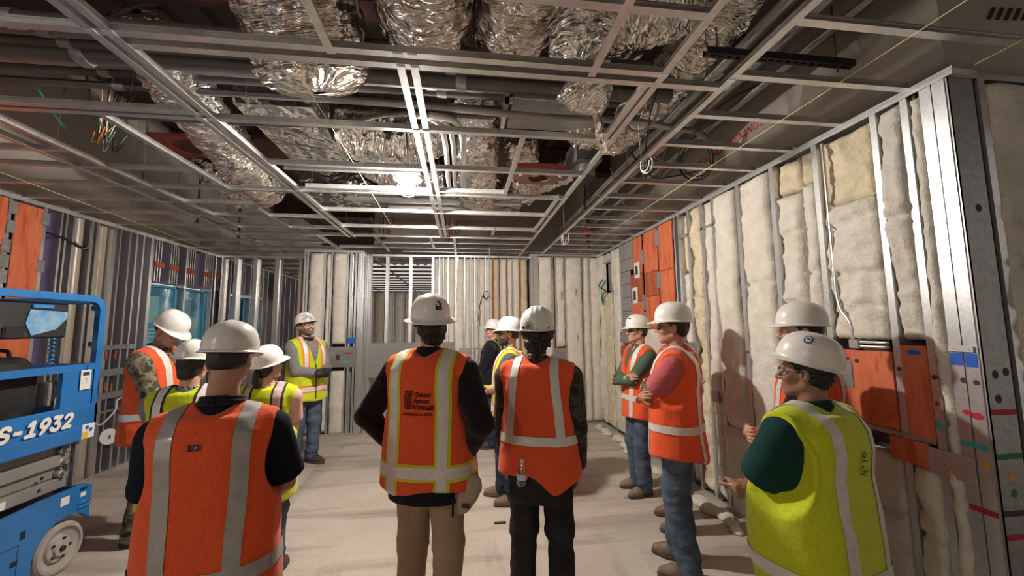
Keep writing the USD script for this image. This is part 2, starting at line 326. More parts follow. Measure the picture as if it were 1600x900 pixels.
B(3.80, 3.93, 0.05, 2.2, 0.03, seed=16, res=.03, amp=.03); B(3.80, 3.93, 2.22, 2.86, 0.05, seed=17, res=.03, amp=.03, m='insulation_yellow'); B(5.64, 5.92, 0.05, 2.86, 0.0, seed=18, res=.04, amp=.03)
B(5.95, 6.37, 2.72, 2.86, 0.03, seed=19, res=.04); B(5.95, 6.37, 0.05, 2.2, 0.02, seed=20, res=.04, amp=.03, m='insulation_yellow', creases=(1.5,)); B(6.36, 6.53, 0.05, 2.86, -.01, seed=21, res=.03, amp=.04, creases=(2.0, 1.1))
B(4.08, 5.56, 0.05, 1.75, 0.06, seed=22, res=.05, amp=.03); B(3.545, 3.56, 0.05, .5, 0.0, seed=23, res=.02)
obj('blocking', WR.map(MB().box((3.36, 0.0, 2.60), (3.95, .03, 2.625)).box((3.55, 0, 1.92), (3.77, .03, 1.94))), 'galvanised', wr)
# fire treated plywood, red, on the upper wall; each sheet its own piece
for u0, u1, z0, z1, m in ((4.08, 4.39, 2.30, 2.855, 0), (4.08, 4.39, 1.70, 2.295, 0), (4.43, 4.79, 2.33, 2.855, 0), (4.43, 4.79, 2.02, 2.325, 1), (4.43, 4.79, 1.62, 2.015, 0), (4.85, 5.10, 2.36, 2.855, 0), (4.85, 5.20, 1.98, 2.355, 1), (4.85, 5.22, 1.55, 1.975, 0)):
    panel(WR, wr, 'plywood_sheet', u0, u1, z0, z1, -.012, .006, ('plywood_red', 'plywood_rust')[m], label='red fire treated plywood sheet')
for z0, z1 in ((2.62, 2.855), (2.44, 2.615), (2.25, 2.435), (2.06, 2.245), (1.86, 2.055), (1.62, 1.855)):
    panel(WR, wr, 'backing_board', 5.23 if z0 < 2.3 else 5.12, 5.56, z0, z1, -.008, .006, 'plywood_grey')
for z, u in ((2.72, 4.41), (2.2, 4.41), (2.55, 4.82), (1.95, 4.81), (1.72, 4.82)):
    panel(WR, wr, 'tie_plate', u - .05, u + .05, z - .1, z + .1, -.016, -.012, 'mortar_grey')
for z, u in ((2.40, 4.97), (2.06, 5.06)):
    b = MB().box((u - .07, -.03, z - .11), (u + .07, -.012, z + .11), .004); obj('outlet_box', WR.map(b), 'white_paint', wr)
    obj('outlet_hole', WR.map(MB().box((u - .035, -.032, z - .06), (u + .035, -.03, z + .06))), 'mark_dark', wr)
# opening with duct and green cable high in the far corner
panel(WR, wr, 'opening_liner', 5.97, 6.33, 2.24, 2.70, .10, .12, 'plate_grey')
# low red plywood and plates between the near studs
def ply(u0, u1, z0, z1, holes=(), m='plywood_red', d=-.004):
    panel(WR, wr, 'plywood_sheet', u0, u1, z0, z1, d, d + .018, m, label='red fire treated plywood sheet')
    for hu, hz, r in holes: obj('drill_hole', WR.map(MB().tm(disc(hu, d - .0002, hz, r))), 'mark_dark', wr)
ply(1.738, 1.858, 1.055, 1.53); ply(1.905, 2.32, 1.065, 1.49, ((2.10, 1.425, .014), (2.155, 1.435, .009))); ply(1.775, 1.96, .905, 1.03, m='plywood_red')
panel(WR, wr, 'patch_plate', 2.13, 2.26, 1.26, 1.42, -.009, -.004, 'mortar_grey')
obj('flat_strap', WR.map(MB().box((1.735, -.007, 1.035), (2.3, -.005, 1.062), .001)), 'galvanised_dull', wr)
pl = MB().box((1.59, -.010, .895), (1.775, -.007, 1.02), .001); obj('steel_plate', WR.map(pl), 'galvanised', wr)
sc = MB()
for u, z in ((1.76, 1.0), (1.765, .975), (1.76, .95), (1.745, 1.0), (1.70, 1.005), (1.62, 1.005), (1.61, .91), (1.73, .92), (1.755, .91), (1.62, 1.525), (1.565, 1.525), (1.88, 1.52), (1.88, 1.10), (1.72, 1.1)):
    sc.tm(disc(u, -.011, z, .0045, 8))
obj('screw', WR.map(sc), 'zinc_bright', wr, kind='stuff')
obj('strap_clip', WR.map(MB().box((1.545, -.009, 1.51), (1.642, -.0065, 1.54), .001)), 'zinc_bright', wr)
for u0, u1, z0, z1, m in ((1.54, 1.585, 1.44, 1.505, 'mark_blue'), (1.594, 1.64, 1.445, 1.505, 'mark_blue'), (1.54, 1.638, 1.065, 1.09, 'mark_teal'), (1.705, 1.733, 1.12, 1.155, 'mark_teal'), (1.535, 1.635, .775, .80, 'mark_red'), (2.625, 2.65, 1.52, 1.56, 'mark_blue')):
    obj('paint_mark', WR.map(MB().box((u0, -.0016, z0), (u1, -.0002, z1))), m, wr)
for u, z, r, dz, m in ((1.565, 1.215, .022, .7, 'mark_red'), (1.60, 1.225, .02, .6, 'mark_red'), (1.60, 1.375, .013, 1, 'mark_dark'), (1.553, 1.37, .012, 1, 'mark_dark'), (1.715, 1.375, .013, 1, 'mark_dark'), (1.875, 1.40, .011, 1, 'mark_dark'), (1.555, 1.0, .014, 1.3, 'mark_orange'), (1.715, 1.245, .014, .9, 'mark_red'), (1.795, 1.495, .035, .4, 'mark_blue'), (3.015, 1.42, .014, 1, 'mark_dark'), (2.64, 1.42, .014, 1, 'mark_dark')):
    obj('paint_spot', WR.map(MB().tm(disc(u, -.0005 if u < 1.75 or u > 1.86 else -.0045, z, r, dz=dz))), m, wr)
obj('knockout', WR.map(MB().tm(disc(1.645, .07, 2.2, .02))), 'mark_dark', wr)
ply(5.28, 5.92, .82, 1.36, m='plywood_rust'); panel(WR, wr, 'steel_plate', 5.3, 5.8, 1.40, 1.56, -.012, -.008, 'plate_grey'); panel(WR, wr, 'steel_plate', 3.72, 3.96, 1.33, 1.47, -.012, -.008, 'plate_grey')
for i in range(4):
    panel(WR, wr, 'junction_box', 3.40 + .0 * i, 3.50, .93 + i * .0, 1.03, -.03, .02, 'galvanised_dull') if i == 0 else None

# ---------------- return wall at the near corner
wn = thing('wall_near_right', kind='structure')
WN = WB(YC)
panel(WN, wn, 'sheathing', 2.40, 5.2, 0, 2.9, 0.155, 0.17, 'wall_void', 0)
track(WN, wn, 2.37, 5.2, ZC); track(WN, wn, 2.37, 5.2, 0.0, False, name='bottom_track')
obj('stud', WN.map(MB().box((2.385, .002, .03), (2.535, .006, 2.87)).box((2.385, .002, .03), (2.389, .04, 2.87)).box((2.531, .002, .03), (2.535, .04, 2.87))), 'galvanised_dull', wn)
for x in (2.56, 2.93, 3.34, 3.75): stud(WN, wn, x)
for i, (a, b) in enumerate(((2.60, 2.93), (2.98, 3.34), (3.39, 3.75), (3.79, 4.2))): batt(WN, wn, a, b, .05, 2.85, 0.0, seed=60 + i, res=.035, amp=.035, m='insulation_grey', creases=(1.9,))
for z, m in ((1.24, 'mark_red'), (1.045, 'mark_green'), (.80, 'mark_dark'), (.70, 'mark_red')): obj('paint_mark', WN.map(MB().box((2.39, 0.0006, z - .012), (2.53, 0.0018, z + .012))), m, wn)
for x, z, m in ((2.455, .96, 'mark_orange'), (2.46, .885, 'mark_green'), (2.44, 1.41, 'mark_dark'), (2.47, 2.20, 'mark_dark'), (2.5, 1.42, 'mark_dark'), (2.44, 1.3, 'mark_dark')):
    obj('paint_spot', WN.map(MB().tm(disc(x, .0018, z, .016, dz=1.2))), m, wn)

# ---------------- gypsum board above the grid
up = thing('wall_upper_right', kind='structure')
for z0, z1 in ((2.905, 3.62), (3.625, 4.5)):
    for y0, y1 in ((YC + .0355, 3.9), (3.905, 6.3), (6.305, 7.0)): panel(WR, up, 'gypsum_board', y0, y1, z0, z1, .03, .045, 'gypsum', .001)
    panel(WN, up, 'gypsum_board', 2.4085, 5.2, z0, z1, .02, .035, 'gypsum', .001)
panel(WR, up, 'joint_tape', YC + .04, 6.9, 3.56, 3.69, .0285, .0302, 'gypsum_mud', 0)
for y in (3.3, 4.6, 5.2): panel(WR, up, 'patch', y, y + .28, 3.12, 3.3, .0285, .0302, 'gypsum_mud', 0)
for k in range(6): obj('louvre_slot', WN.map(MB().hull([(2.70 + .055 * k + sx + dx, .0185 - .004 * q, z) for dx in (0, .022) for q in (0, 1) for sx, z in ((0, 3.22 + .004 * k), (.045, 3.29 + .004 * k))])), 'black_matte', up)
tx = meshkit.text_mesh('SEAL ALL OPENINGS', 0.065, 0.002, bold=True); v = np.array(tx.vertices)
v = np.stack([np.full(len(v), XR + .030 - .0012 + v[:, 2] * -.2), 3.60 - v[:, 0], 3.262 + v[:, 1]], 1)
obj('stencil_lettering', (v, np.array(tx.faces)), 'stencil_red', up)
ul = thing('wall_upper_left', kind='structure')
for y0, y1 in ((0.5, 2.9), (2.905, 5.3), (5.305, 7.6), (7.7, 14)): panel(WL, ul, 'gypsum_board', y0, y1, 2.905, 4.5, .03, .045, 'gypsum', .001)
ub = thing('wall_upper_back', kind='structure')
panel(WB(7.15), ub, 'gypsum_board', -1.6, 2.38, 3.05, 4.5, .03, .045, 'gypsum', .001)

# ---------------- left wall
wl = thing('wall_left', kind='structure')
panel(WL, wl, 'sheathing_board', 2.4, 4.86, 0, 2.9, .155, .17, 'purple_board', 0); panel(WL, wl, 'sheathing_board', 5.03, 5.66, 0, 2.9, .155, .17, 'purple_board', 0)
panel(WL, wl, 'sheathing_board', 5.66, 9.0, 2.30, 2.9, .155, .17, 'purple_board', 0); panel(WL, wl, 'sheathing_board', 5.66, 14, 0, 1.0, .155, .17, 'purple_board_pale', 0); panel(WL, wl, 'sheathing_board', 6.92, 7.45, 1.0, 2.3, .155, .17, 'purple_board', 0); panel(WL, wl, 'sheathing_board', 8.6, 14, 1.0, 2.9, .155, .17, 'purple_board_pale', 0)
track(WL, wl, 2.4, 14.5, ZC); track(WL, wl, 2.4, 14.5, 0, False, name='bottom_track')
obj('track_edge', WL.map(MB().box((2.4, -.012, ZC - .03), (14.5, -.005, ZC + .004))), 'zinc_bright', wl)
for u, w in ((3.98, .03), (4.28, .035), (4.45, .02), (4.50, .02), (4.58, .022), (4.78, .03), (4.845, .025), (5.05, .05), (5.15, .02), (5.28, .025), (5.38, .025), (5.49, .025), (5.62, .05), (6.29, .03), (6.90, .03), (6.98, .03), (7.2, .035), (7.42, .03), (8.08, .03), (8.56, .035)):
    stud(WL, wl, u, w=w, m='galvanised_bright')
for u0 in (5.66, 5.98, 6.33, 6.72, 7.05, 7.5, 7.75, 8.2, 8.4): # packed short studs above the windows, with red bands
    for k in range(4): stud(WL, wl, u0 + .045 * k, 2.30, 2.87, w=.018, m='galvanised_bright')
for u0 in (5.75, 6.02, 6.36, 6.74, 7.08, 7.55): panel(WL, wl, 'red_band', u0 - .05, u0 + .12, 2.49, 2.57, -.006, -.002, 'plywood_rust')
for u in np.arange(8.75, 14, .27): stud(WL, wl, float(u), w=.03, m='galvanised_bright')
for u0, u1, z0, z1, m in ((2.4, 3.495, 1.95, 2.855, 0), (3.50, 3.97, 2.42, 2.855, 0), (3.50, 3.97, 1.95, 2.415, 1), (4.035, 4.275, 1.85, 2.84, 0), (4.035, 4.275, 1.3, 1.845, 0), (3.3, 3.97, 1.3, 1.945, 0), (11.6, 12.8, 1.9, 2.85, 0)):
    panel(WL, wl, 'plywood_sheet', u0, u1, z0, z1, -.010, .006, ('plywood_red', 'plywood_rust')[m], label='red fire treated plywood sheet')
for u, z in ((4.005, 2.78), (4.005, 2.6), (3.985, 2.42), (3.985, 2.28), (3.985, 2.14), (4.29, 2.75), (4.29, 2.28), (4.0, 1.7)): panel(WL, wl, 'tie_plate', u - .035, u + .035, z - .06, z + .06, -.016, -.011, 'mortar_grey')
# beige boxed column and pipes standing in the wall
obj('column_casing', WL.map(MB().box((4.855, .03, 0), (4.955, .15, 2.86), .02).box((4.958, .045, 0), (5.035, .15, 2.86), .01)), 'column_beige', wl)
obj('downpipe', WL.map(MB().tube([(4.68, .06, 0), (4.68, .06, 2.86)], .055, 16)), 'column_beige', wl, smooth=30)
for z in (1.9, 1.5): panel(WL, wl, 'arrow_tape', 4.84, 5.05, z - .025, z + .025, .018, .022, 'black_matte')
for z in (1.9, 1.5):
    for k in (4.87, 4.97, 5.03): obj('arrow_mark', WL.map(MB().hull([(k - .012, .0165, z), (k + .012, .0165, z), (k, .0165, z - .018), (k - .004, .0165, z + .018), (k + .004, .0165, z + .018), (k, .0178, z)])), 'white_paint', wl)
for u0, u1, z0, z1 in ((4.9, 5.42, 1.12, 1.20), (4.9, 5.42, .86, .935), (5.0, 5.50, 1.42, 1.48), (4.9, 5.40, .70, .73)): panel(WL, wl, 'steel_strap', u0, u1, z0, z1, -.016, -.010, 'galvanised_dull')
for u, z in ((5.10, 1.36), (5.22, 1.36), (5.12, 1.0), (5.2, .98)): panel(WL, wl, 'red_clip', u - .012, u + .012, z - .05, z + .05, -.012, -.003, 'plywood_rust')
obj('outlet_box', WL.map(MB().box((5.43, -.03, 1.22), (5.53, .03, 1.33), .004)), 'galvanised_dull', wl)
obj('cable_loop', WL.map(MB().tube(spline([(4.62, .02, 2.62), (4.66, .0, 2.56), (4.72, -.01, 2.54), (4.77, 0, 2.62), (4.79, .02, 2.9)], 20), .006, 6)), 'cable_grey', wl, smooth=True)
obj('cable_clamp', WL.map(MB().tube([(4.33, .0, 2.62), (4.5, .0, 2.6), (4.62, 0, 2.56), (4.75, 0, 2.53)], .012, 6)), 'cable_black', wl)
# windows wrapped in blue film
LOOKS['blue_film'] = usdkit.material(stage, '/World/Looks/blue_film', {'p': ('principled_bsdf', {'base_color': (0.02, 0.10, 0.20), 'roughness': 0.10, 'coat_weight': 0.6, 'coat_roughness': 0.08, 'specular_ior_level': 0.8}), 'tc': ('texture_coordinate', {}),
    'n': ('noise_texture', {'scale': 3.2, 'detail': 3.0}), 'r': ('rgb_ramp', {'ramp': [(0.35, (0.03, 0.15, 0.28)), (0.52, (0.07, 0.34, 0.52)), (0.68, (0.32, 0.62, 0.72))]}), 'b': ('bump', {'strength': 0.5, 'distance': 0.03})},
    [('tc.object', 'n.vector'), ('n.fac', 'r.fac'), ('r.color', 'p.base_color'), ('n.fac', 'b.height'), ('b.normal', 'p.normal')], surface='p.BSDF')
mat('film_label', (0.20, 0.45, 0.52), 0.4); mat('film_edge', (0.05, 0.30, 0.50), 0.3)
for i, (u0, u1, z0, z1) in enumerate(((5.68, 6.25, 1.02, 2.27), (6.33, 6.89, 1.02, 2.27), (7.47, 8.02, 1.02, 2.25), (8.14, 8.54, 1.02, 2.25))):
    w = thing('window_%d' % (i + 1), kind='structure')
    b = MB()
    for a in ((u0, u0 + .035, z0, z1), (u1 - .035, u1, z0, z1), (u0, u1, z0, z0 + .035), (u0, u1, z1 - .035, z1)): b.box((a[0], .06, a[2]), (a[1], .14, a[3]), .004)
    obj('window_frame', WL.map(b), 'film_edge', w); obj('pane', WL.map(MB().box((u0 + .03, .095, z0 + .03), (u1 - .03, .105, z1 - .03))), 'blue_film', w)
    obj('pane_label', WL.map(MB().box((u0 + .08, .092, z1 - .52), (u0 + .28, .0935, z1 - .16))), 'film_label', w)
    for k in range(3): obj('label_line', WL.map(MB().box((u0 + .10, .0905, z1 - .62 - .05 * k), (u0 + .26, .0915, z1 - .60 - .05 * k))), 'film_label', w)
    obj('sill', WL.map(MB().box((u0 - .04, -.0, z0 - .05), (u1 + .04, .15, z0))), 'galvanised', w)

# ---------------- back wall: pier, open studs, insulated wall
wb = thing('wall_back', kind='structure')
P_, Q_, R_, S_ = WB(6.45), WB(6.75), WB(6.52), WB(7.07)
def B(w, *a, **k): batt(w, wb, *a, res=.05, **k)
panel(P_, wb, 'sheathing', -2.47, -1.62, 0, 2.9, .155, .165, 'wall_void', 0); track(P_, wb, -2.50, -1.58, ZC); track(P_, wb, -2.5, -1.58, 0, False, name='bottom_track')
for x, w in ((-2.50, .03), (-2.46, .03), (-2.20, .035), (-2.09, .025), (-1.84, .02), (-1.80, .035), (-1.72, .03), (-1.66, .03), (-1.62, .03)): stud(P_, wb, x, w=w)
B(P_, -2.42, -2.20, .05, 2.85, 0.0, seed=80, m='insulation'); B(P_, -2.05, -1.845, 1.4, 2.85, 0.0, seed=81); B(P_, -2.05, -1.845, .02, .98, 0.0, seed=82, m='insulation'); B(P_, -2.16, -2.10, .05, 2.85, 0.02, seed=83)
panel(P_, wb, 'steel_plate', -2.12, -1.66, 1.04, 1.36, -.012, -.006, 'plate_grey'); obj('outlet_hole', P_.map(MB().box((-1.96, -.0145, 1.16), (-1.91, -.0125, 1.24))), 'mark_dark', wb)
obj('paint_mark', P_.map(MB().box((-1.84, -.0145, 1.245), (-1.74, -.0125, 1.27))), 'mark_red', wb); obj('paint_mark', P_.map(MB().box((-1.86, -.0145, 1.10), (-1.76, -.0125, 1.15))), 'mark_teal', wb); obj('paint_mark', P_.map(MB().box((-1.80, -.0025, 1.41), (-1.68, -.0005, 1.50))), 'mark_blue', wb)
WJ = Wall((-1.58, 0), (0, 1), (-1, 0))   # side of the pier
for y in (6.46, 6.56, 6.68): stud(WJ, wb, y, w=.04, depth=.1)
track(Q_, wb, -1.60, 1.18, ZC); track(Q_, wb, -1.6, 1.18, 0, False, name='bottom_track')
for x in (-1.58, -1.30, -0.91, -0.53): stud(Q_, wb, x, w=.045, depth=.1)
stud(Q_, wb, .10 - .22, w=.045)
panel(Q_, wb, 'plywood_backing', -1.54, -0.13, .83, 1.40, -.012, .006, 'plywood_grey'); 
for z0, z1 in ((1.12, 1.29), (.93, 1.11), (.76, .92)): panel(Q_, wb, 'steel_plate', -.06, .60, z0, z1, -.012, -.006, 'plate_grey')
for x in (.12, .52): obj('paint_mark', Q_.map(MB().box((x, -.0145, 1.20), (x + .1, -.0125, 1.215))), 'mark_red', wb)
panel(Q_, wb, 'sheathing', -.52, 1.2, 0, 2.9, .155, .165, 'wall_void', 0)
xs = [-.49, -.40, -.33, -.25, -.13, .03, .14, .21, .28, .40, .53, .66, .78, .88, 1.01, 1.15]
for i in range(len(xs) - 1):
    B(Q_, xs[i] + .006, xs[i + 1] - .006, .05, 2.85, .005, seed=100 + i, amp=.012, m=('insulation', 'insulation', 'insulation_tan', 'insulation')[i % 4] if i > 8 else 'insulation', ragged=.003)
    if i: stud(Q_, wb, xs[i] - .008, w=.016, m='galvanised' if i % 2 else 'plywood_rust' if i > 9 else 'galvanised_dull')
track(R_, wb, 1.15, 2.4, ZC); track(R_, wb, 1.15, 2.4, 0, False, name='bottom_track'); panel(R_, wb, 'sheathing', 1.2, 2.56, 0, 2.9, .155, .165, 'wall_void', 0)
for x, w in ((1.165, .04), (1.21, .09), (1.54, .02), (1.585, .025), (1.76, .02), (2.08, .02), (2.2, .02)): stud(R_, wb, x, w=w)
for i, (a, b, z0, z1) in enumerate(((1.31, 1.54, .05, 2.85), (1.61, 1.755, 1.30, 2.85), (1.61, 1.755, .05, .85), (1.785, 2.07, .72, 2.85), (1.785, 2.07, .05, .70), (2.10, 2.2, .05, 2.85), (2.225, 2.40, .05, 2.85))): B(R_, a, b, z0, z1, -.005, seed=130 + i, amp=.025, m='insulation_yellow' if i in (2, 4) else 'insulation')
for z0, z1 in ((1.08, 1.28), (.90, 1.07)): panel(R_, wb, 'steel_plate', 1.30, 1.76, z0, z1, -.014, -.008, 'plate_grey')
for x, z in ((1.68, 2.10), (1.93, 2.15), (1.94, 1.36), (1.70, 2.5)):
    for k, s in enumerate(('11', 'LE')): 
        t = meshkit.text_mesh('17 Ø 5' if False else '1785', .04, .001); vv = np.array(t.vertices); vv = np.stack([x + vv[:, 1], np.full(len(vv), -.035), z + vv[:, 0]], 1)
        if k == 0: obj('printed_mark', R_.map((vv, np.array(t.faces))), 'mark_dark', wb)
track(S_, wb, -4.1, -2.45, ZC); track(S_, wb, -4.1, -2.45, 0, False, name='bottom_track')
for x, w in ((-4.06, .03), (-3.86, .05), (-3.56, .06), (-3.21, .065), (-2.82, .04), (-2.70, .03), (-2.56, .03)): stud(S_, wb, x, w=w, m='galvanised_bright')

# ---------------- the next room seen through the open studs
wf = thing('wall_far', kind='structure')
F_ = WB(13.6); track(F_, wf, -4.1, 3, ZC)
xs = np.arange(-4.0, 3.0, .33)
for i, x in enumerate(xs):
    stud(F_, wf, float(x), w=.04); batt(F_, wf, float(x) + .045, float(x) + .325, .05, 2.85, .01, seed=160 + i, res=.12, amp=.02, m='insulation' if i % 3 else 'insulation_yellow')
panel(F_, wf, 'plywood_sheet', -1.4, -.7, 2.2, 2.85, -.014, -.004, 'plywood_red')
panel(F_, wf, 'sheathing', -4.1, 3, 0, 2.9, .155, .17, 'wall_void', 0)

# ---------------- unseen wall added behind the camera to keep lamp light off the return wall
wk = thing('wall_light_block', kind='structure')
WK = Wall((0, -.45), (1, 0), (0, -1))
panel(WK, wk, 'gypsum_board', -1.32, 5.4, 0, 2.9, 0, .015, 'gypsum', .001); panel(WK, wk, 'gypsum_board', -1.32, 5.4, 2.905, 4.5, 0, .015, 'gypsum', .001)
# ================================================================ lamps
def caged_lamp(label, loc, glow):
    up_ = 4.5 - loc[2]
    t = thing('caged_work_lamp', label, 'work lamp', loc=loc)
    obj('bulb', trimesh.creation.icosphere(2, 0.062), glow, t, smooth=True)
    obj('socket', MB().lathe([(0, .135), (.022, .135), (.026, .075), (.034, .06), (.03, .055), (0, .055)], n=16), 'black_rubber', t, smooth=30)
    c = MB()
    for k in range(6):
        a = k * math.pi / 3; P = [(.028, .07), (.075, .03), (.082, -.02), (.06, -.075), (.02, -.095)]
        c.tube(spline([(r * math.cos(a), r * math.sin(a), z) for r, z in P], 10), .0016, 4)
    for r, z in ((.082, 0.0), (.06, -.075)):
        t_ = np.linspace(0, 2 * math.pi, 25); c.tube(np.stack([r * np.cos(t_), r * np.sin(t_), np.full(25, z)], 1), .0016, 4)
    obj('cage', c, 'string_yellow', t)
    obj('added_lamp_shade', MB().lathe([(.032, .088), (.115, .058), (.118, .054), (.115, .055), (.032, .083), (.032, .088)], n=28), 'zinc_bright', t, smooth=30)  # shade added over the bulb to hold its light off the ducts above
    obj('cord', MB().tube(spline([(0, 0, .12), (.01, -.06, .18), (.02, -.24, .30), (.0, -.33, .60), (.0, -.33, up_)], 18), .006, 6), 'cable_black', t)
    return t
caged_lamp('lit caged work lamp hanging between the bright ceiling tees', LAMPS[0][0], 'bulb_glow')
caged_lamp('lit caged work lamp hanging behind the viewer outside the frame', LAMPS[1][0], 'bulb_glow_dim')
caged_lamp('lit caged work lamp in the next room behind the back wall', LAMPS[2][0], 'bulb_glow_far')
caged_lamp('added unseen caged work lamp beyond the left wall in the next room', LAMPS[3][0], 'bulb_glow_far')  # extra lamp added for fill light, out of view

# ================================================================ suspended grid
TEE = [(-.019, 0), (.019, 0), (.019, .0025), (.0015, .0025), (.0015, .034), (.0045, .036), (.0045, .043), (-.0045, .043), (-.0045, .036), (-.0015, .034), (-.0015, .0025), (-.019, .0025)]
grid = thing('ceiling_grid', 'suspended steel drywall grid of long main tees and cross tees', 'ceiling grid')
def main(x, y0, y1, z=ZC, w=1.0):
    obj('main_tee', MB().sweep([(a * w, b) for a, b in TEE], (x, y0, z), (x, y1, z), (1, 0, 0), (0, 0, 1)), 'grid_steel', grid)
def cross(y, x0, x1, z=ZC, w=1.0):
    obj('cross_tee', MB().sweep([(a * w, b) for a, b in TEE], (x0, y, z + .001), (x1, y, z + .001), (0, 1, 0), (0, 0, 1)), 'grid_steel', grid)
XA, XB, XB2, XC, XD = -1.52, -.30, -.235, 1.0, 1.365
for x, a, b in ((-1.555, 1.2, 5.5), (-1.485, 1.2, 5.5), (XB, 1.80, 5.4), (XB2, 1.80, 5.4), (XC, .9, 6.75), (XD, .9, 6.6), (.64, .9, 1.77), (.395, 2.43, 3.58), (.945, 1.80, 2.40), (.93, 3.6, 5.0), (-.60, 1.2, 1.75), (.40, 4.9, 5.2),
                (-2.1, 2.44, 3.7), (-2.15, 4.3, 5.6), (-2.74, 1.8, 5.2), (-2.95, 2.0, 6.9), (-3.5, 1.5, 3.3), (-1.95, 5.4, 6.7), (-1.2, 5.45, 6.5), (-.45, 5.45, 6.15), (-.12, 5.45, 6.75)): main(x, a, b)
for y, a, b in ((1.35, -.7, XC), (1.33, XD, 2.75), (1.72, -4.1, XC), (1.80, -1.5, XD), (1.69, XD, 2.38), (2.06, XD, 2.38), (2.42, -4.1, XC), (2.36, -4.1, -1.5), (2.43, XD, 2.38), (2.79, XD, 2.38), (3.05, XA, XB), (3.03, XB2, XC), (3.14, XD, 2.38), (3.14, -1.4, -.35),
                (3.56, -1.4, XB), (3.65, XA, XC), (3.55, XB2, .40), (3.53, XD, 2.38), (3.92, XD, 2.38), (4.25, XA, XC), (4.30, XD, 2.38), (4.66, XD, 2.38), (4.93, XA, XC), (5.02, XD, 2.38), (5.43, -2.95, XC), (5.38, XD, 2.38), (5.74, XD, 2.38), (5.79, -.5, XC), (5.85, -1.3, -.45), (6.1, XD, 2.38), (6.2, -1.9, XC), (6.45, XC, 2.38), (6.5, -1.0, XC),
                (2.98, -4.1, -2.74), (3.27, -4.1, -2.1), (3.68, -4.1, XA), (4.1, -4.1, -2.1), (4.55, -4.1, XA), (5.05, -4.1, XA), (5.9, -4.1, -1.95), (6.4, -4.1, -1.95), (6.8, -4.1, -2.5)): cross(y, a, b)
hw = MB(); rng = random.Random(4)
for x, ys in ((-1.52, (1.6, 2.8, 4.0, 5.2)), (-.27, (2.0, 2.9, 3.9, 4.8)), (1.0, (1.5, 2.3, 3.3, 4.4, 5.5)), (1.365, (1.9, 3.0, 4.2, 5.4)), (-2.1, (2.6, 3.6)), (-2.74, (2.4, 3.6, 4.8)), (-2.95, (3.1, 4.3, 5.5))):
    for y in ys:
        j = rng.uniform(-.05, .05); hw.tube([(x, y, ZC + .03), (x + .01, y, ZC + .1), (x + j, y + j, 4.5)], .0022, 4, False); hw.tube([(x + .008, y, ZC + .04), (x - .008, y + .006, ZC + .08), (x + .01, y, ZC + .12)], .004, 4)
hw_ = thing('hanger_wires', 'thin dark hanger wires holding up the ceiling grid from the deck', 'hanger wires', kind='stuff'); obj('wires', hw, 'conduit_dark', hw_)
clip = MB()
for x in (-1.555, -1.485, XB, XB2, XC, XD):
    for y in (1.72, 2.42, 3.05, 3.65, 4.25, 4.93): clip.box((x - .022, y - .012, ZC - .002), (x + .022, y + .012, ZC + .0005), .0008)
obj('grid_clips', clip, 'zinc_bright', grid, kind='stuff')
fg = thing('far_ceiling_grid', 'suspended steel grid over the next room behind the back wall', 'ceiling grid')
for k, x in enumerate(np.arange(-4, 2.5, 1.2)): obj('main_tee', MB().sweep(TEE, (x, 7.3, ZC), (x, 13.6, ZC), (1, 0, 0), (0, 0, 1)), 'galvanised_dull', fg)
for y in np.arange(7.7, 13.6, .62): obj('cross_tee', MB().sweep(TEE, (-4.1, y, ZC), (2.6, y, ZC), (0, 1, 0), (0, 0, 1)), 'galvanised_dull', fg)

# ================================================================ ducts
def flex(name, label, pts, r, m='foil', seed=0, ribs=.006, pitch=.06, crumple=.02, n=60, step=.013, cat='duct', group=None, squash=1.0, parent=None, cap=True, tie=()):
    P = spline(pts, 60); L = np.linalg.norm(np.diff(P, axis=0), axis=1).sum(); P = spline(pts, max(12, int(L / step)))
    T, U, W = frames(P); s = np.concatenate([[0], np.cumsum(np.linalg.norm(np.diff(P, axis=0), axis=1))])
    R = np.interp(np.linspace(0, 1, len(P)), np.linspace(0, 1, len(np.atleast_1d(r))), np.atleast_1d(r)) if np.ndim(r) else np.full(len(P), r)
    for t0, w, k in tie: R = R * (1 - k * np.exp(-((s / L - t0) / w) ** 2))
    a = np.linspace(0, 2 * math.pi, n, endpoint=False); A, S = np.meshgrid(a, s)
    D = np.cos(A)[..., None] * U[:, None] + np.sin(A)[..., None] * W[:, None]
    base = P[:, None] + R[:, None, None] * D
    rr = R[:, None] + ribs * np.sin(S / pitch * 2 * math.pi + .6 * np.sin(3 * A + seed)) + crumple * 1.6 * (fbm(base * 9 + seed, 4, seed) - .5) + crumple * 1.6 * (1 - 2 * np.abs(fbm(base * 16 + seed, 2, seed + 3) - .5)) - crumple * 1.3 + .42 * crumple * (1 - 2 * np.abs(2 * fbm(base * [30, 30, 30] + seed * 3, 2, seed + 8) - 1))
    if cap: 
        e = np.minimum(s, L - s); rr = rr * np.sqrt(np.clip(e / .05, 0.02, 1))[:, None]
    V = P[:, None] + rr[..., None] * D; V[..., 2] = P[:, None, 2] + (V[..., 2] - P[:, None, 2]) * squash
    V = V.reshape(-1, 3); i = np.arange(len(V)).reshape(len(s), n); j = np.roll(i, -1, 1)
    F = np.stack([i[:-1], j[:-1], j[1:], i[1:]], -1).reshape(-1, 4)
    uv = np.stack([S, A * np.mean(R)], -1).reshape(-1, 2)
    if parent is not None: return obj(name, (V, F), m, parent, smooth=True, uv=uv)
    t = thing(name, label, cat, group)
    obj('foil_jacket', (V, F), m, t, smooth=True, uv=uv)
    return t
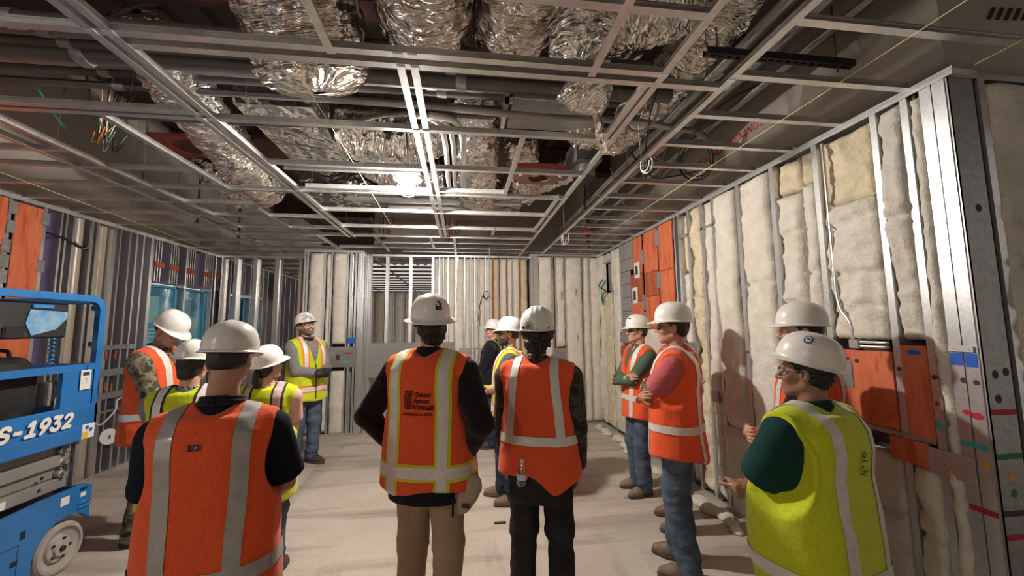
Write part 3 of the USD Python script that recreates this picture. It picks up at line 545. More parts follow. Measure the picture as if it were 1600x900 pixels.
def duct_print(t, s, pos, X, Y, h):
    tm = meshkit.text_mesh(s, h, .001, bold=True); v = np.array(tm.vertices); X, Y = np.array(X, float), np.array(Y, float); N = np.cross(X, Y)
    obj('printed_mark', (np.array(pos) + np.outer(v[:, 0], X) + np.outer(v[:, 1], Y) + np.outer(v[:, 2], N), np.array(tm.faces)), 'mark_dark', t)
d = flex('flexible_duct', 'crinkled foil flexible duct sloping down left of the lamp', [(-2.02, 2.5, 3.62), (-2.06, 2.95, 3.46), (-2.12, 3.4, 3.38), (-2.16, 3.9, 3.30), (-2.17, 4.35, 3.20), (-2.15, 4.55, 3.14)], [.19, .20, .19, .19, .2, .2], seed=1, crumple=.022)
duct_print(d, '12"', (-2.12, 4.42, 3.005), (0, -.2, .98), (.9, .4, 0), .05)
d = flex('flexible_duct', 'foil duct hanging down at the top left centre, pinched at the front', [(-1.1, 1.1, 3.78), (-.98, 1.7, 3.62), (-.90, 2.1, 3.40), (-.88, 2.28, 3.18), (-.86, 2.33, 3.06)], [.27, .30, .31, .30, .24], seed=2, crumple=.03, ribs=.003, m='foil_dull')
d = flex('flexible_duct', 'wide foil duct over the middle of the grid, running away from the viewer', [(-.10, .4, 3.56), (-.17, 1.2, 3.54), (-.21, 1.8, 3.50), (-.23, 2.12, 3.48), (-.25, 2.36, 3.6)], .26, seed=3, crumple=.022, ribs=.004, m='foil_dull', tie=((.45, .02, .12),))
flex('flexible_duct', 'foil duct bend right of the wide middle duct', [(.28, 2.95, 3.85), (.29, 2.55, 3.68), (.31, 2.2, 3.52), (.32, 1.85, 3.50), (.31, 1.4, 3.6)], .225, seed=4, crumple=.026, m='foil_dull')
d = flex('flexible_duct', 'arched foil duct with a crumpled torn tail hanging below the cross tees', [(.68, 2.02, 3.16), (.68, 1.98, 3.34), (.78, 1.95, 3.47), (.94, 1.93, 3.46), (1.12, 1.96, 3.50), (1.3, 2.0, 3.6)], [.15, .20, .21, .20, .19, .18], seed=5, crumple=.03, ribs=.009, pitch=.045)
flex('torn_jacket', None, [(.66, 2.08, 3.14), (.74, 2.12, 3.05), (.79, 2.16, 3.0), (.82, 2.2, 2.97)], [.15, .14, .09, .04], seed=6, crumple=.05, parent=d, step=.01)
v, f = tube(spline([(.80, 2.2, 2.97), (.86, 2.27, 2.92), (.89, 2.33, 2.86), (.94, 2.37, 2.80)], 14), [.012, .025, .03, .034, .034, .034, .036, .034, .032, .03, .03, .028, .024, .01], 8); c0 = v.mean(0); v[:, 1] = v[:, 1] + (v[:, 0] - .87) * .3
obj('torn_tail', (v, f), 'foil', d)
d = flex('flexible_duct', 'large foil duct just above the lit lamp, crossing the room', [(-1.16, 3.76, 3.60), (-1.0, 3.74, 3.57), (-.75, 3.74, 3.55), (-.42, 3.72, 3.55), (-.15, 3.68, 3.6)], [.25, .29, .30, .28, .18], seed=7, crumple=.028, ribs=.005)
duct_print(d, '12" R8', (-.56, 3.62, 3.255), (-1, 0, 0), (0, 1, -.1), .08)
d = flex('flexible_duct', 'foil duct right of the double main tee, drooping to a rounded elbow', [(.05, 2.75, 3.62), (.10, 3.1, 3.52), (.13, 3.6, 3.40), (.15, 4.1, 3.30), (.17, 4.5, 3.18), (.16, 4.62, 3.1)], [.17, .18, .19, .2, .2, .2], seed=8, crumple=.028)
flex('flexible_duct', 'foil duct with a torn jacket above the red bracket', [(.55, 3.6, 3.58), (.62, 3.9, 3.46), (.70, 4.3, 3.38), (.80, 4.7, 3.32)], .16, seed=9, crumple=.04)
flex('flexible_duct', 'short stub of foil duct left of the sloping duct end', [(-2.72, 4.2, 3.42), (-2.6, 4.45, 3.28), (-2.52, 4.65, 3.15), (-2.5, 4.75, 3.08)], [.13, .14, .13, .11], seed=10, crumple=.03)
flex('flexible_duct', 'long dull foil wrapped duct at the top left corner', [(-3.4, .9, 3.60), (-2.4, 1.25, 3.58), (-1.75, 1.4, 3.58), (-1.45, 1.5, 3.66)], .28, seed=11, crumple=.035, ribs=.003, m='foil_dull')
flex('flexible_duct', 'dull foil wrapped duct high behind the top left corner', [(-3.6, 2.3, 3.75), (-2.4, 2.0, 3.72), (-1.7, 1.9, 3.80), (-1.4, 1.9, 3.9)], .24, seed=12, crumple=.03, ribs=.003, m='foil_dull')
flex('flexible_duct', 'foil wrapped duct at the top right beside the conduits', [(1.5, .9, 3.75), (1.55, 1.6, 3.62), (1.6, 2.2, 3.58), (1.6, 3.0, 3.56), (1.55, 3.8, 3.6)], .17, seed=13, crumple=.03, ribs=.003)
flex('flexible_duct', 'small foil duct low over the far right bay of the grid', [(.95, 3.0, 3.35), (1.15, 3.3, 3.3), (1.2, 3.7, 3.32), (1.1, 4.2, 3.4), (1.0, 4.8, 3.5)], .12, seed=14, crumple=.035)
flex('flexible_duct', 'foil duct crossing deep behind the lamp', [(-1.08, 4.5, 3.55), (-.8, 4.5, 3.42), (-.45, 4.55, 3.42), (-.28, 4.65, 3.46)], .15, seed=15, crumple=.03)
# foil wrapped rectangular trunk ducts
def trunk(label, a, b, m='foil', seed=0, amp=.02):
    a, b = np.array(a, float), np.array(b, float); bx = trimesh.creation.box(b - a); bx = bx.subdivide_to_size(.09); v = np.array(bx.vertices); c = (a + b) / 2
    nrm = v / np.linalg.norm(v, axis=1, keepdims=True); v = v + nrm * amp * 2 * (fbm((v + c) * 6, 4, seed) - .5)[:, None]; t = thing('trunk_duct', label, 'duct')
    obj('foil_wrap', (v + c, np.array(bx.faces)), m, t, smooth=40); return t
trunk('foil wrapped box duct between the sloping duct and the large duct', (-1.78, 3.1, 3.40), (-1.2, 4.2, 3.75), seed=3)
trunk('dull foil wrapped box duct high in the top right bays', (.98, 1.0, 3.80), (1.42, 3.4, 4.05), 'foil_dull', seed=4)
trunk('long dark foil box duct high over the far bays', (-2.2, 5.4, 3.5), (.9, 6.1, 3.9), 'foil_dull', seed=6)
t = thing('air_terminal_box', 'plain grey sheet metal air box above the right cross tees', 'air box')
obj('casing', MB().box((.36, 2.62, 3.29), (1.08, 3.05, 3.62), .006), 'galvanised_dull', t); obj('side_bracket', MB().box((.30, 2.62, 3.26), (.33, 3.0, 3.66)).box((.30, 2.62, 3.26), (.355, 2.65, 3.30)), 'galvanised', t)
t = thing('air_terminal_box', 'dark small sheet metal box right of the red bracket', 'air box'); obj('casing', MB().box((.98, 3.15, 3.1), (1.22, 3.5, 3.3), .004), 'conduit_dark', t)
obj('duct_collar', MB().lathe([(.1, 0), (.1, .12)], (1.1, 3.32, 2.99), n=20), 'galvanised_dull', t, smooth=30)
# red bracket with a round opening
t = thing('light_mounting_frame', 'rust red steel mounting plate with a round hole above the grid', 'mounting bracket')
h = [(.10 * math.cos(a), .10 * math.sin(a)) for a in np.linspace(0, 2 * math.pi, 24, endpoint=False)]
pl = trimesh.creation.extrude_polygon(Polygon([(-.20, -.10), (-.15, -.16), (.15, -.16), (.20, -.10), (.26, -.10), (.26, .02), (.20, .05), (.19, .15), (-.17, .15), (-.2, .08), (-.25, .04), (-.25, -.06)], [h]), .012, engine='earcut')
obj('plate', MB().add(np.array(pl.vertices) + [.70, 3.42, 3.02], pl.faces), 'steel_brown', t); M_red = mat('bracket_red', (0.28, 0.055, 0.035), 0.55, var=(5, .2))
obj('rim', MB().box((.48, 3.25, 3.03), (.92, 3.262, 3.09)).box((.48, 3.565, 3.03), (.92, 3.577, 3.09)).box((.47, 3.26, 3.03), (.482, 3.57, 3.09)), 'bracket_red', t)
for dx, dy in ((-.19, -.13), (.17, -.12), (.18, .13), (-.18, .13)): obj('bolt', MB().lathe([(0, -.03), (.014, -.03), (.014, -.012), (.006, -.012), (.006, .10), (0, .1)], (.70 + dx, 3.42 + dy, 3.02), n=8), 'zinc_bright', t)
t = thing('light_mounting_frame', 'rust red frame among loose wires in the upper left bays', 'mounting bracket')
obj('plate', MB().add(np.array(pl.vertices) * 1.5 + [-2.45, 3.75, 3.31], pl.faces), 'bracket_red', t)
for dx, dy in ((-.25, -.2), (.2, -.18), (.24, .15)): obj('bolt', MB().lathe([(0, -.05), (.016, -.05), (.016, -.01), (.008, -.01), (.008, .10)], (-2.45 + dx, 3.75 + dy, 3.29), n=8), 'zinc_bright', t)

# ================================================================ pipes, conduits, cables
def pipe(label, pts, r, m='conduit', name='conduit', cat='conduit', n=12, group=None, k=30, straight=False):
    t = thing(name, label, cat, group); P = np.array(pts, float) if straight or len(pts) == 2 else spline(pts, k)
    obj('pipe', MB().tube(P, r, n), m, t, smooth=35)
    for q in (.3, .72):
        c = P[0] + (P[-1] - P[0]) * q
        if len(pts) == 2: dv = (P[-1] - P[0]) / np.linalg.norm(P[-1] - P[0]); obj('coupling', MB().tube([c - dv * .035, c + dv * .035], r * 1.18, n), 'galvanised_dull', t, smooth=35)
    return t
for i, (y, z, r) in enumerate(((2.30, 3.36, .045), (2.42, 3.40, .03), (2.50, 3.40, .03), (2.60, 3.38, .055), (2.72, 3.42, .035), (2.80, 3.42, .035), (2.90, 3.36, .025))):
    pipe(None, [(-4.05, y + .02 * (i % 3), z), (1.25 + .1 * (i % 4), y, z)], r, 'conduit_dark' if i % 3 != 1 else 'conduit')
    tag(stage.GetPrimAtPath('/World/conduit' + ('' if i == 0 else '_%03d' % i)), '%s dark conduit, %s from the viewer, in the bank crossing over the left cross tees' % ('thick' if r > .04 else 'thin', ('nearest', 'second', 'third', 'fourth', 'fifth', 'sixth', 'seventh')[i]), 'conduit', 'conduits crossing the room')
pipe('grey conduit crossing above the air box and bending near the right wall', [(-1.1, 2.74, 3.27), (-.3, 2.72, 3.25), (.6, 2.72, 3.22), (1.2, 2.70, 3.22), (1.5, 2.76, 3.24), (1.75, 2.88, 3.28), (2.0, 2.95, 3.3), (2.2, 3.1, 3.3)], .026, 'conduit', k=40)
pipe('long grey conduit dipping below the bank left of the double tee', [(-2.6, 2.86, 3.12), (-1.4, 2.86, 3.12), (-.9, 2.84, 3.14), (-.5, 2.8, 3.22), (.2, 2.8, 3.24)], .018, 'conduit_dark', k=40)
for i in range(9):
    x = 1.68 + .072 * i; z = 3.36 + .05 * (i % 3)
    pipe('conduit in the bank running along the right wall above the grid', [(x, .6, z), (x + .02 * math.sin(i), 6.6, z - .03)], .016 + .006 * (i % 3), ('conduit', 'galvanised_dull', 'conduit_dark')[i % 3], group='conduits along the right wall')
for i, (x, r) in enumerate(((-.14, .022), (-.08, .02), (.0, .024))):
    pipe('%s of the three bright conduits bent down behind the double main tee' % ('left one', 'middle one', 'right one')[i], [(x - .25, 2.75, 3.20), (x - .06, 2.82, 3.19), (x, 3.0, 3.10), (x, 3.7, 3.06), (x + .02, 3.95, 3.06)], r, 'galvanised', group='bright conduits behind the double tee', k=34)
for i, (y, x0, x1, z) in enumerate(((4.5, -1.3, .7, 3.12), (4.62, -1.3, .6, 3.14), (4.74, -.9, .6, 3.10), (3.34, -1.35, -.75, 3.0))):
    b = MB().sweep([(0, 0), (.05, 0), (.05, .004), (.004, .004), (.004, .03), (0, .03)], (x0, y, z), (x1, y, z), (0, 1, 0), (0, 0, 1)); obj('support_channel', b, 'galvanised', label=('long low support channel behind the lamp, nearest of three', 'long support channel behind the lamp, second of three', 'support channel behind the lamp, farthest of three', 'short bright support channel left of the lit lamp')[i], category='channel', group='support channels')
ru = thing('slotted_strut', 'black slotted strut hung across the conduits near the right wall', 'strut')
sb = trimesh.creation.extrude_polygon(Polygon([(0, -.022), (1.05, -.022), (1.05, .022), (0, .022)], [[(a, -.007), (a + .03, -.007), (a + .03, .007), (a, .007)] for a in np.arange(.03, 1.0, .055)]), .003, engine='earcut')
v = np.array(sb.vertices); obj('channel', (np.stack([1.42 + v[:, 0], 1.98 + v[:, 2] * 0 + v[:, 1], 3.24 + v[:, 2]], 1), np.array(sb.faces)), 'black_matte', ru)
obj('channel_side', MB().box((1.42, 1.956, 3.243), (2.47, 1.959, 3.28)).box((1.42, 2.001, 3.243), (2.47, 2.004, 3.28)), 'black_matte', ru)
for x in (1.5, 2.3): obj('rod', MB().tube([(x, 1.98, 3.2), (x, 1.98, 4.45)], .005, 6), 'conduit_dark', ru)
def loops(label, c, r, turns, m, seed, tail=None, axis=(0, 1, 0), name='cable_coil', rad=.006):
    rg = np.random.default_rng(seed); t = np.linspace(0, turns * 2 * math.pi, int(turns * 20)); ax = np.array(axis, float); ax /= np.linalg.norm(ax)
    x = np.cross(ax, [0, 0, 1.0]); x /= np.linalg.norm(x); y = np.cross(ax, x); w = r * (1 + .12 * np.sin(t * .7 + seed))
    P = np.array(c) + np.outer(w * np.cos(t), x) + np.outer(w * 1.25 * np.sin(t), y) + np.outer(.02 * np.sin(t * .31) + .004 * t, ax)
    if tail is not None: P = np.vstack([P, spline([P[-1], (P[-1] + np.array(tail)) / 2 + [0, .05, .1], tail], 14)[1:]])
    return obj(name, MB().tube(P, rad, 6), m, label=label, category='cable', smooth=True)
loops('green and black cable coil hanging on the long right main tee', (1.36, 2.72, 2.91), .055, 2.3, 'cable_black', 1, (1.4, 2.4, 3.4), (1, .3, 0)); loops('pale cable loop hanging beside the black coil', (1.345, 2.66, 2.87), .05, 1.6, 'cable_white', 2, (1.38, 2.7, 3.3), (1, .5, 0))
loops('dark cable coil resting above the right cross tees', (1.98, 2.95, 3.06), .13, 2.6, 'cable_black', 3, (2.2, 2.3, 3.4), (.3, 1, .2)); loops('grey cable coil beyond the dark coil', (1.72, 3.2, 3.05), .10, 2.2, 'cable_grey', 4, (1.9, 3.0, 3.4), (.3, 1, .2))
loops('pale cable loop hanging far down the right main tee', (1.37, 5.1, 2.85), .07, 1.7, 'cable_white', 5, (1.4, 5.1, 3.4), (1, .4, 0)); loops('armoured cable curving down from the conduits', (1.22, 2.4, 3.15), .12, .6, 'cable_grey', 6, (1.1, 2.6, 3.05), (1, 1, 0), rad=.009)
for i, (pts, m, lb) in enumerate((([(1.55, 3.8, 3.32), (1.7, 3.90, 3.0), (1.9, 3.92, 2.955), (2.15, 3.6, 3.30)], 'cable_grey', 'grey cable sagging above the far right cross tees'), ([(1.6, 3.4, 3.3), (1.7, 3.3, 3.08), (1.85, 3.35, 3.04), (2.2, 3.3, 3.1)], 'cable_black', 'black cable sagging above the middle right cross tees'), ([(-2.9, 2.9, 3.3), (-2.8, 3.0, 3.08), (-2.66, 3.05, 3.02), (-2.5, 3.0, 3.3)], 'cable_green', 'green cable looping in the upper left bays'))):
    obj('loose_cable', MB().tube(spline(pts, 24), .008, 6), m, label=lb, category='cable', smooth=True)
wn_ = thing('loose_wiring', 'tangle of loose coloured wires hanging in the upper left bays', 'wiring'); rg = np.random.default_rng(5)
for i in range(14):
    c = np.array([-2.6, 3.05, 3.06]); a = rg.uniform(-1, 1, 3) * [.18, .15, .03]; b = rg.uniform(-1, 1, 3) * [.05, .05, .04]
    obj('wire', MB().tube(spline([c + a + [0, 0, .4], c + a * .5 + [0, 0, .15], c + b + [0, 0, -.06], c + b * 1.5 + [.03, 0, .02]], 14), .004, 5), ('copper_wire', 'cable_black', 'cable_green', 'cable_white', 'cable_black')[i % 5], wn_, smooth=True)
for i, (c, lb) in enumerate((((-1.2, 5.9, 3.02), 'knot of loose wires above the far left bay'), ((-.2, 5.8, 3.02), 'knot of loose wires above the far middle bay'))):
    w_ = thing('loose_wiring', lb, 'wiring')
    for k in range(8):
        a = rg.uniform(-1, 1, 3) * [.25, .2, .03]; b = rg.uniform(-1, 1, 3) * [.12, .06, .04]
        obj('wire', MB().tube(spline([np.array(c) + a + [0, 0, .3], np.array(c) + a * .5, np.array(c) + b - [0, 0, .05], np.array(c) + b * 1.5 + [.03, 0, .05]], 12), .006, 5), ('copper_wire', 'cable_black', 'steel_brown')[k % 3], w_, smooth=True)
for p0, p1, lb in (((-.81, .9, 2.95), (-.86, 4.7, 2.885), 'yellow layout string stretched left of the lamp'), ((1.92, .8, 2.885), (1.915, 6.4, 2.875), 'yellow layout string stretched near the right wall'), ((-3.45, 2.2, 2.885), (-3.95, 6.9, 2.88), 'yellow layout string stretched near the left wall'), ((2.44, 1.2, 2.885), (2.44, 1.45, 2.885), 'short yellow layout string over the near right corner')):
    obj('layout_string', MB().tube([p0, p1], .0022, 5), 'string_yellow', label=lb, category='string')
t = thing('sprinkler_head', 'sprinkler head with an orange cap over the far right bay', 'sprinkler')
obj('drop', MB().tube([(1.66, 5.0, 2.97), (1.66, 5.0, 3.7)], .012, 8), 'conduit_dark', t); obj('orange_cap', MB().lathe([(0, 2.90), (.03, 2.905), (.036, 2.94), (.03, 2.975), (0, 2.98)], (1.66, 5.0, 0), n=14), 'sprinkler_orange', t, smooth=40)
t = thing('sprinkler_head', 'small sprinkler head with a red guard over the far left bays', 'sprinkler')
obj('drop', MB().tube([(-3.3, 5.2, 2.99), (-3.3, 5.2, 3.7)], .012, 8), 'conduit_dark', t); obj('red_guard', MB().lathe([(0, 2.93), (.03, 2.935), (.036, 2.96), (.03, 2.99), (0, 2.995)], (-3.3, 5.2, 0), n=14), 'bracket_red', t, smooth=40)
obj('drop_wire', MB().tube([(.42, 6.05, 4.4), (.42, 6.08, 2.3), (.43, 6.1, .4)], .008, 6), 'cable_grey', label='thin grey pole hanging before the insulated back wall', category='pole')
loops('loose cable end dangling on the insulated back wall', (.40, 6.6, 2.2), .05, 1.5, 'cable_black', 9, (.26, 6.6, 1.75), (0, 1, 0), name='dangling_cable', rad=.006)
obj('green_cable_bundle', MB().tube(spline([(2.33, 6.2, 2.42), (2.30, 6.3, 2.32), (2.32, 6.1, 2.22), (2.30, 6.2, 2.12), (2.33, 6.22, 2.0)], 24), .012, 6).tube(spline([(2.34, 6.1, 2.40), (2.31, 6.2, 2.28), (2.33, 6.28, 2.2), (2.31, 6.15, 2.05)], 24), .010, 6), 'cable_green', label='green cable bundle spilling from the opening in the far right corner', category='cable', smooth=True)
# conduit and boxes on the right wall
t = thing('wall_conduit', 'steel conduit with a bend down the right wall above the red plywood', 'conduit')
obj('pipe', MB().tube(np.vstack([[(2.365, 2.185, 2.84), (2.365, 2.18, 2.0)], spline([(2.365, 2.18, 1.85), (2.365, 2.16, 1.74), (2.365, 2.11, 1.66), (2.365, 2.10, 1.58)], 10), [(2.365, 2.10, 1.52)]]), .011, 10), 'galvanised', t, smooth=35)
obj('coupling', MB().lathe([(.014, -.03), (.015, -.028), (.015, .028), (.014, .03)], (2.365, 2.18, 1.98), n=10), 'zinc_bright', t, smooth=35)
t = thing('wall_conduit', 'short level steel conduit pair above the red plywood', 'conduit')
for z in (1.515, 1.54): obj('pipe', MB().tube([(2.366, 1.905, z), (2.366, 2.07, z)], .009, 10), 'galvanised', t, smooth=35)
obj('box_connector', MB().box((2.35, 2.06, 1.50), (2.385, 2.12, 1.555), .004), 'galvanised_dull', t)
# ================================================================ scissor lift at the left
mat('lift_blue', (0.022, 0.17, 0.47), .38, var=(5, .12), coat=.2); mat('lift_blue_worn', (0.035, 0.19, 0.46), .45, var=(8, .3)); mat('lift_grey', (0.25, 0.235, 0.215), .5, var=(4, .12)); mat('lift_dark', (0.03, 0.03, 0.032), .6); mat('tyre_dusty', (0.42, 0.385, 0.345), .85, var=(8, .18)); mat('decal_white', (0.80, 0.77, 0.73), .5); mat('decal_yellow', (0.80, 0.50, 0.05), .5); mat('bag_black', (0.010, 0.010, 0.011), .75, bump=(25, .4, .01)); mat('tool_blue', (0.06, 0.27, 0.52), .45, var=(14, .45, 6), col2=(0.35, 0.48, 0.58))
LX, LB, LY = -2.72, -3.46, 3.36          # near side, far side, front end
lift = thing('scissor_lift', 'blue compact scissor lift with white numbers, parked at the left edge', 'scissor lift')
def bent(r, ya, yb, za, zb, x, R=.09): # rail loop: up at the end post, bent over into the top rail
    return [(x, yb, za), (x, yb, zb - R)] + [(x, yb - R + R * math.cos(a), zb - R + R * math.sin(a)) for a in np.linspace(0.2, math.pi / 2 - .1, 5)] + [(x, yb - R, zb), (x, ya, zb)]
def rect_tube(path, a, b, m, name, par=lift):
    """Rectangular tube along a path in the y-z plane: a wide across x, b in the plane."""
    P = np.array(path, float); T = np.gradient(P, axis=0); T /= np.linalg.norm(T, axis=1, keepdims=True); X = np.array([1.0, 0, 0]); W = np.cross(T, X); V = []
    for p, w in zip(P, W): V += [p + X * a / 2 + w * b / 2, p - X * a / 2 + w * b / 2, p - X * a / 2 - w * b / 2, p + X * a / 2 - w * b / 2]
    n = len(P); F = [(4 * i + k, 4 * i + (k + 1) % 4, 4 * i + 4 + (k + 1) % 4, 4 * i + 4 + k) for i in range(n - 1) for k in range(4)] + [(0, 3, 2, 1), (4 * n - 4, 4 * n - 3, 4 * n - 2, 4 * n - 1)]
    return obj(name, MB().add(np.array(V), np.array(F)), m, par)
for x in (LX - .02, LB + .02):
    rect_tube(bent(0, 1.6, LY - .03, .9, 1.885, x), .038, .048, 'lift_blue', 'guard_rail'); rect_tube([(x, 1.6, 1.385), (x, LY - .03, 1.385)], .034, .048, 'lift_blue', 'mid_rail')
    for y in (1.65, 2.62): rect_tube([(x, y, .9), (x, y, 1.87)], .04, .05, 'lift_blue', 'guard_post')
rect_tube([(LX - .02, LY - .17, 1.0), (LX - .02, LY - .17, 1.36)], .03, .22, 'lift_blue', 'corner_panel')
for z in (1.385, 1.87): obj('end_rail', MB().box((LB + .02, LY - .055, z - .022), (LX - .02, LY - .01, z + .022), .005), 'lift_blue', lift)
obj('platform_side', MB().box((LX - .03, 1.5, .96), (LX, LY, 1.115), .006).box((LX - .045, 1.5, .865), (LX + .012, LY - .02, .965), .008), 'lift_blue', lift)
obj('platform_side', MB().box((LB, 1.5, .865), (LB + .03, LY, 1.115), .006), 'lift_blue', lift); obj('platform_end', MB().box((LB, LY - .03, .865), (LX, LY, 1.115), .006), 'lift_blue', lift); obj('platform_deck', MB().box((LB + .03, 1.5, .90), (LX - .03, LY - .03, .93)), 'lift_dark', lift)
tm = meshkit.text_mesh('GS-1932', .088, .0012, bold=True); v = np.array(tm.vertices); w = v[:, 0].max()
nd = MB()
for k, (dy, dz) in enumerate(((0, 0), (.0045, 0), (-.0045, 0), (0, .0045), (0, -.0045))):
    nd.add(np.stack([np.full(len(v), LX + .0123 + .0003 * k) + v[:, 2], LY - .215 - (w - v[:, 0]) * .98 + v[:, 1] * .24 + dy, .985 + v[:, 1] * 1.02 + dz], 1), tm.faces)
obj('number_decal', nd, 'decal_white', lift)
obj('warning_decal', MB().box((LX + .0125, LY - .125, .872), (LX + .0135, LY - .03, .975)), 'decal_white', lift); obj('warning_decal', MB().box((LX + .0136, LY - .122, .875), (LX + .0142, LY - .08, .92)), 'decal_yellow', lift)
for y, z in ((LY - .09, .95), (LY - .06, .93)): obj('decal_mark', MB().lathe([(0, 0), (.014, 0), (.014, .0008)], (LX + .0138, y, z), (1, 0, 0), 14), 'lift_blue', lift)
# folded scissor arms
for i in range(4):
    z0 = .56 + .078 * i; obj('scissor_arm', MB().box((LX - .10 - .03 * (i % 2), 1.4, z0), (LX - .05 - .03 * (i % 2), LY - .13, z0 + .074), .004), 'lift_grey', lift); obj('scissor_arm', MB().box((LB + .05, 1.4, z0), (LB + .10, LY - .13, z0 + .074), .004), 'lift_grey', lift)
    if i: obj('pivot_bolt', MB().lathe([(0, 0), (.026, 0), (.026, .02), (.016, .025), (.016, .05), (0, .052)], (LX - .07, LY - .17, z0 + .02), (1, 0, 0), 14), 'galvanised_dull', lift, smooth=35)
for y, z in ((LY - .30, .675), (LY - .31, .60)): obj('arm_hole', MB().lathe([(0, 0), (.012, 0), (.012, .001), (0, .001)], (LX - .0495, y, z), (1, 0, 0), 14), 'black_matte', lift)
obj('cross_shaft', MB().tube([(LB + .06, LY - .17, .66), (LX - .06, LY - .17, .66)], .03, 12), 'lift_grey', lift, smooth=35); obj('guide_bar', MB().box((LX - .06, LY - .11, .55), (LX - .03, LY - .085, .87)), 'galvanised_dull', lift); obj('worn_plate', MB().box((LX - .0505, 2.5, .567), (LX - .0485, 2.86, .615)), 'decal_white', lift)
# chassis: side skirt with a wheel arch
yw, rw = 3.19, .165
arch = [(yw - .20 + 0 * a, 0) for a in ()]
sk = [(1.3, .10), (yw - .205, .10), (yw - .205, .20)] + [(yw + .205 * math.cos(a), .17 + .205 * math.sin(a)) for a in np.linspace(math.pi - .15, .62, 14)] + [(yw + .165, .36), (LY - .01, .385), (LY, .45), (LY, .52), (LY - .05, .545), (LY - .35, .545), (LY - .55, .53), (1.3, .53)]
m_ = trimesh.creation.extrude_polygon(Polygon(sk), .03, engine='earcut'); v = np.array(m_.vertices)
obj('side_skirt', (np.stack([LX - .03 + v[:, 2] + .01, v[:, 0], v[:, 1]], 1), np.array(m_.faces)), 'lift_blue', lift); obj('side_skirt', (np.stack([LB + v[:, 2], v[:, 0], v[:, 1]], 1), np.array(m_.faces)), 'lift_blue', lift)
obj('chassis', MB().box((LB + .03, 1.3, .17), (LX - .22, LY - .02, .50)).box((LX - .22, 1.3, .40), (LX - .03, LY - .08, .50)), 'lift_dark', lift); obj('chassis_front', MB().box((LB, LY - .03, .37), (LX, LY - .005, .53), .005), 'lift_blue', lift)
obj('skirt_step', MB().box((LX - .02, LY - .10, .385), (LX + .02, LY - .01, .40), .003).box((LX - .02, LY - .10, .415), (LX + .02, LY - .01, .43), .003), 'lift_blue_worn', lift)
for y0, y1, z0, z1, m in ((LY - .225, LY - .165, .455, .51, 'decal_white'), (LY - .085, LY - .045, .462, .492, 'decal_white'), (2.55, 2.60, .38, .50, 'decal_white'), (2.56, 2.61, .25, .34, 'decal_yellow'), (2.56, 2.60, .12, .22, 'decal_white'), (LY - .09, LY - .04, .505, .525, 'black_matte'), (2.90, 2.93, .36, .41, 'black_matte'), (2.86, 2.90, .22, .25, 'black_matte')): obj('skirt_decal' if m != 'black_matte' else 'skirt_slot', MB().box((LX + .0102, y0, z0), (LX + .0112, y1, z1)), m, lift)
obj('skirt_seam', MB().box((LX + .0102, 2.0, .335), (LX + .011, 2.90, .339)).box((LX + .0102, 2.895, .11), (LX + .011, 2.899, .335)), 'lift_dark', lift)
for y in (yw, 1.6):
    for x, sg in ((LX - .005, 1), (LB + .005, -1)):
        ty = MB().lathe([(.06, -.095), (.15, -.095), (rw, -.08), (rw, -.015), (rw - .012, 0), (rw - .03, .002), (rw - .036, -.012), (.085, -.03), (.08, -.012), (.05, -.008), (.045, .006), (0, .006)], (x, y, rw), (sg, 0, 0), 36); w_ = obj('wheel', ty, 'tyre_dusty', lift, smooth=30)
        hb = MB()
        for k in range(5): a = k * 2 * math.pi / 5; hb.lathe([(0, 0), (.009, 0), (.009, .008), (0, .008)], (x - sg * .006, y + .063 * math.cos(a), rw + .063 * math.sin(a)), (sg, 0, 0), 6)
        hb.lathe([(0, 0), (.02, 0), (.016, .012), (0, .012)], (x + sg * .006, y, rw), (sg, 0, 0), 10); obj('hub_bolts', hb, 'lift_dark', w_, kind='stuff')
obj('steering_link', MB().box((LX - .15, LY - .30, .345), (LX - .02, LY - .12, .365), .004), 'tyre_dusty', lift)
# inspection tag hung from the mid rail
t = thing('inspection_tag', 'white printed inspection tag hanging from the lift rail', 'tag'); obj('card', MB().box((LX + .004, LY - .165, 1.225), (LX + .0055, LY - .085, 1.365), .0006), 'decal_white', t); obj('tie', MB().tube([(LX + .006, LY - .125, 1.36), (LX + .012, LY - .125, 1.41)], .002, 5), 'black_matte', t); obj('print_block', MB().box((LX + .0057, LY - .15, 1.325), (LX + .0062, LY - .10, 1.35)), 'mark_dark', t)
for k in range(3): obj('print_line', MB().box((LX + .0057, LY - .15, 1.30 - .015 * k), (LX + .0062, LY - .11, 1.303 - .015 * k)), 'mark_dark', t)
# things carried on the platform
t = thing('control_box', 'black lift control box with a blue dusty metal cover on the rail', 'control box'); obj('housing', MB().box((-3.02, 2.70, 1.60), (-2.78, 3.14, 1.84), .012), 'black_rubber', t)
obj('metal_cover', MB().hull([(-2.772, 2.86, 1.70), (-2.772, 2.90, 1.62), (-2.772, 3.05, 1.66), (-2.772, 3.06, 1.73), (-2.772, 3.12, 1.735), (-2.772, 3.12, 1.78), (-2.772, 2.88, 1.79)] + [(-2.80, 2.86, 1.70), (-2.80, 2.90, 1.62), (-2.80, 3.05, 1.66), (-2.80, 3.12, 1.735), (-2.80, 3.12, 1.78), (-2.80, 2.88, 1.79)]), 'tool_blue', t); obj('cover_lip', MB().box((-2.80, 2.89, 1.80), (-2.765, 3.02, 1.825), .003), 'lift_blue_worn', t); obj('side_pouch', MB().box((-2.80, 2.74, 1.60), (-2.765, 2.86, 1.68), .01), 'bag_black', t)
obj('coil_cord', MB().tube([(-2.80 + .014 * math.cos(a), 3.07 + .014 * math.sin(a), 1.62 - .0045 * a) for a in np.linspace(0, 16 * math.pi, 140)], .005, 5), 'lift_blue', t, smooth=True)
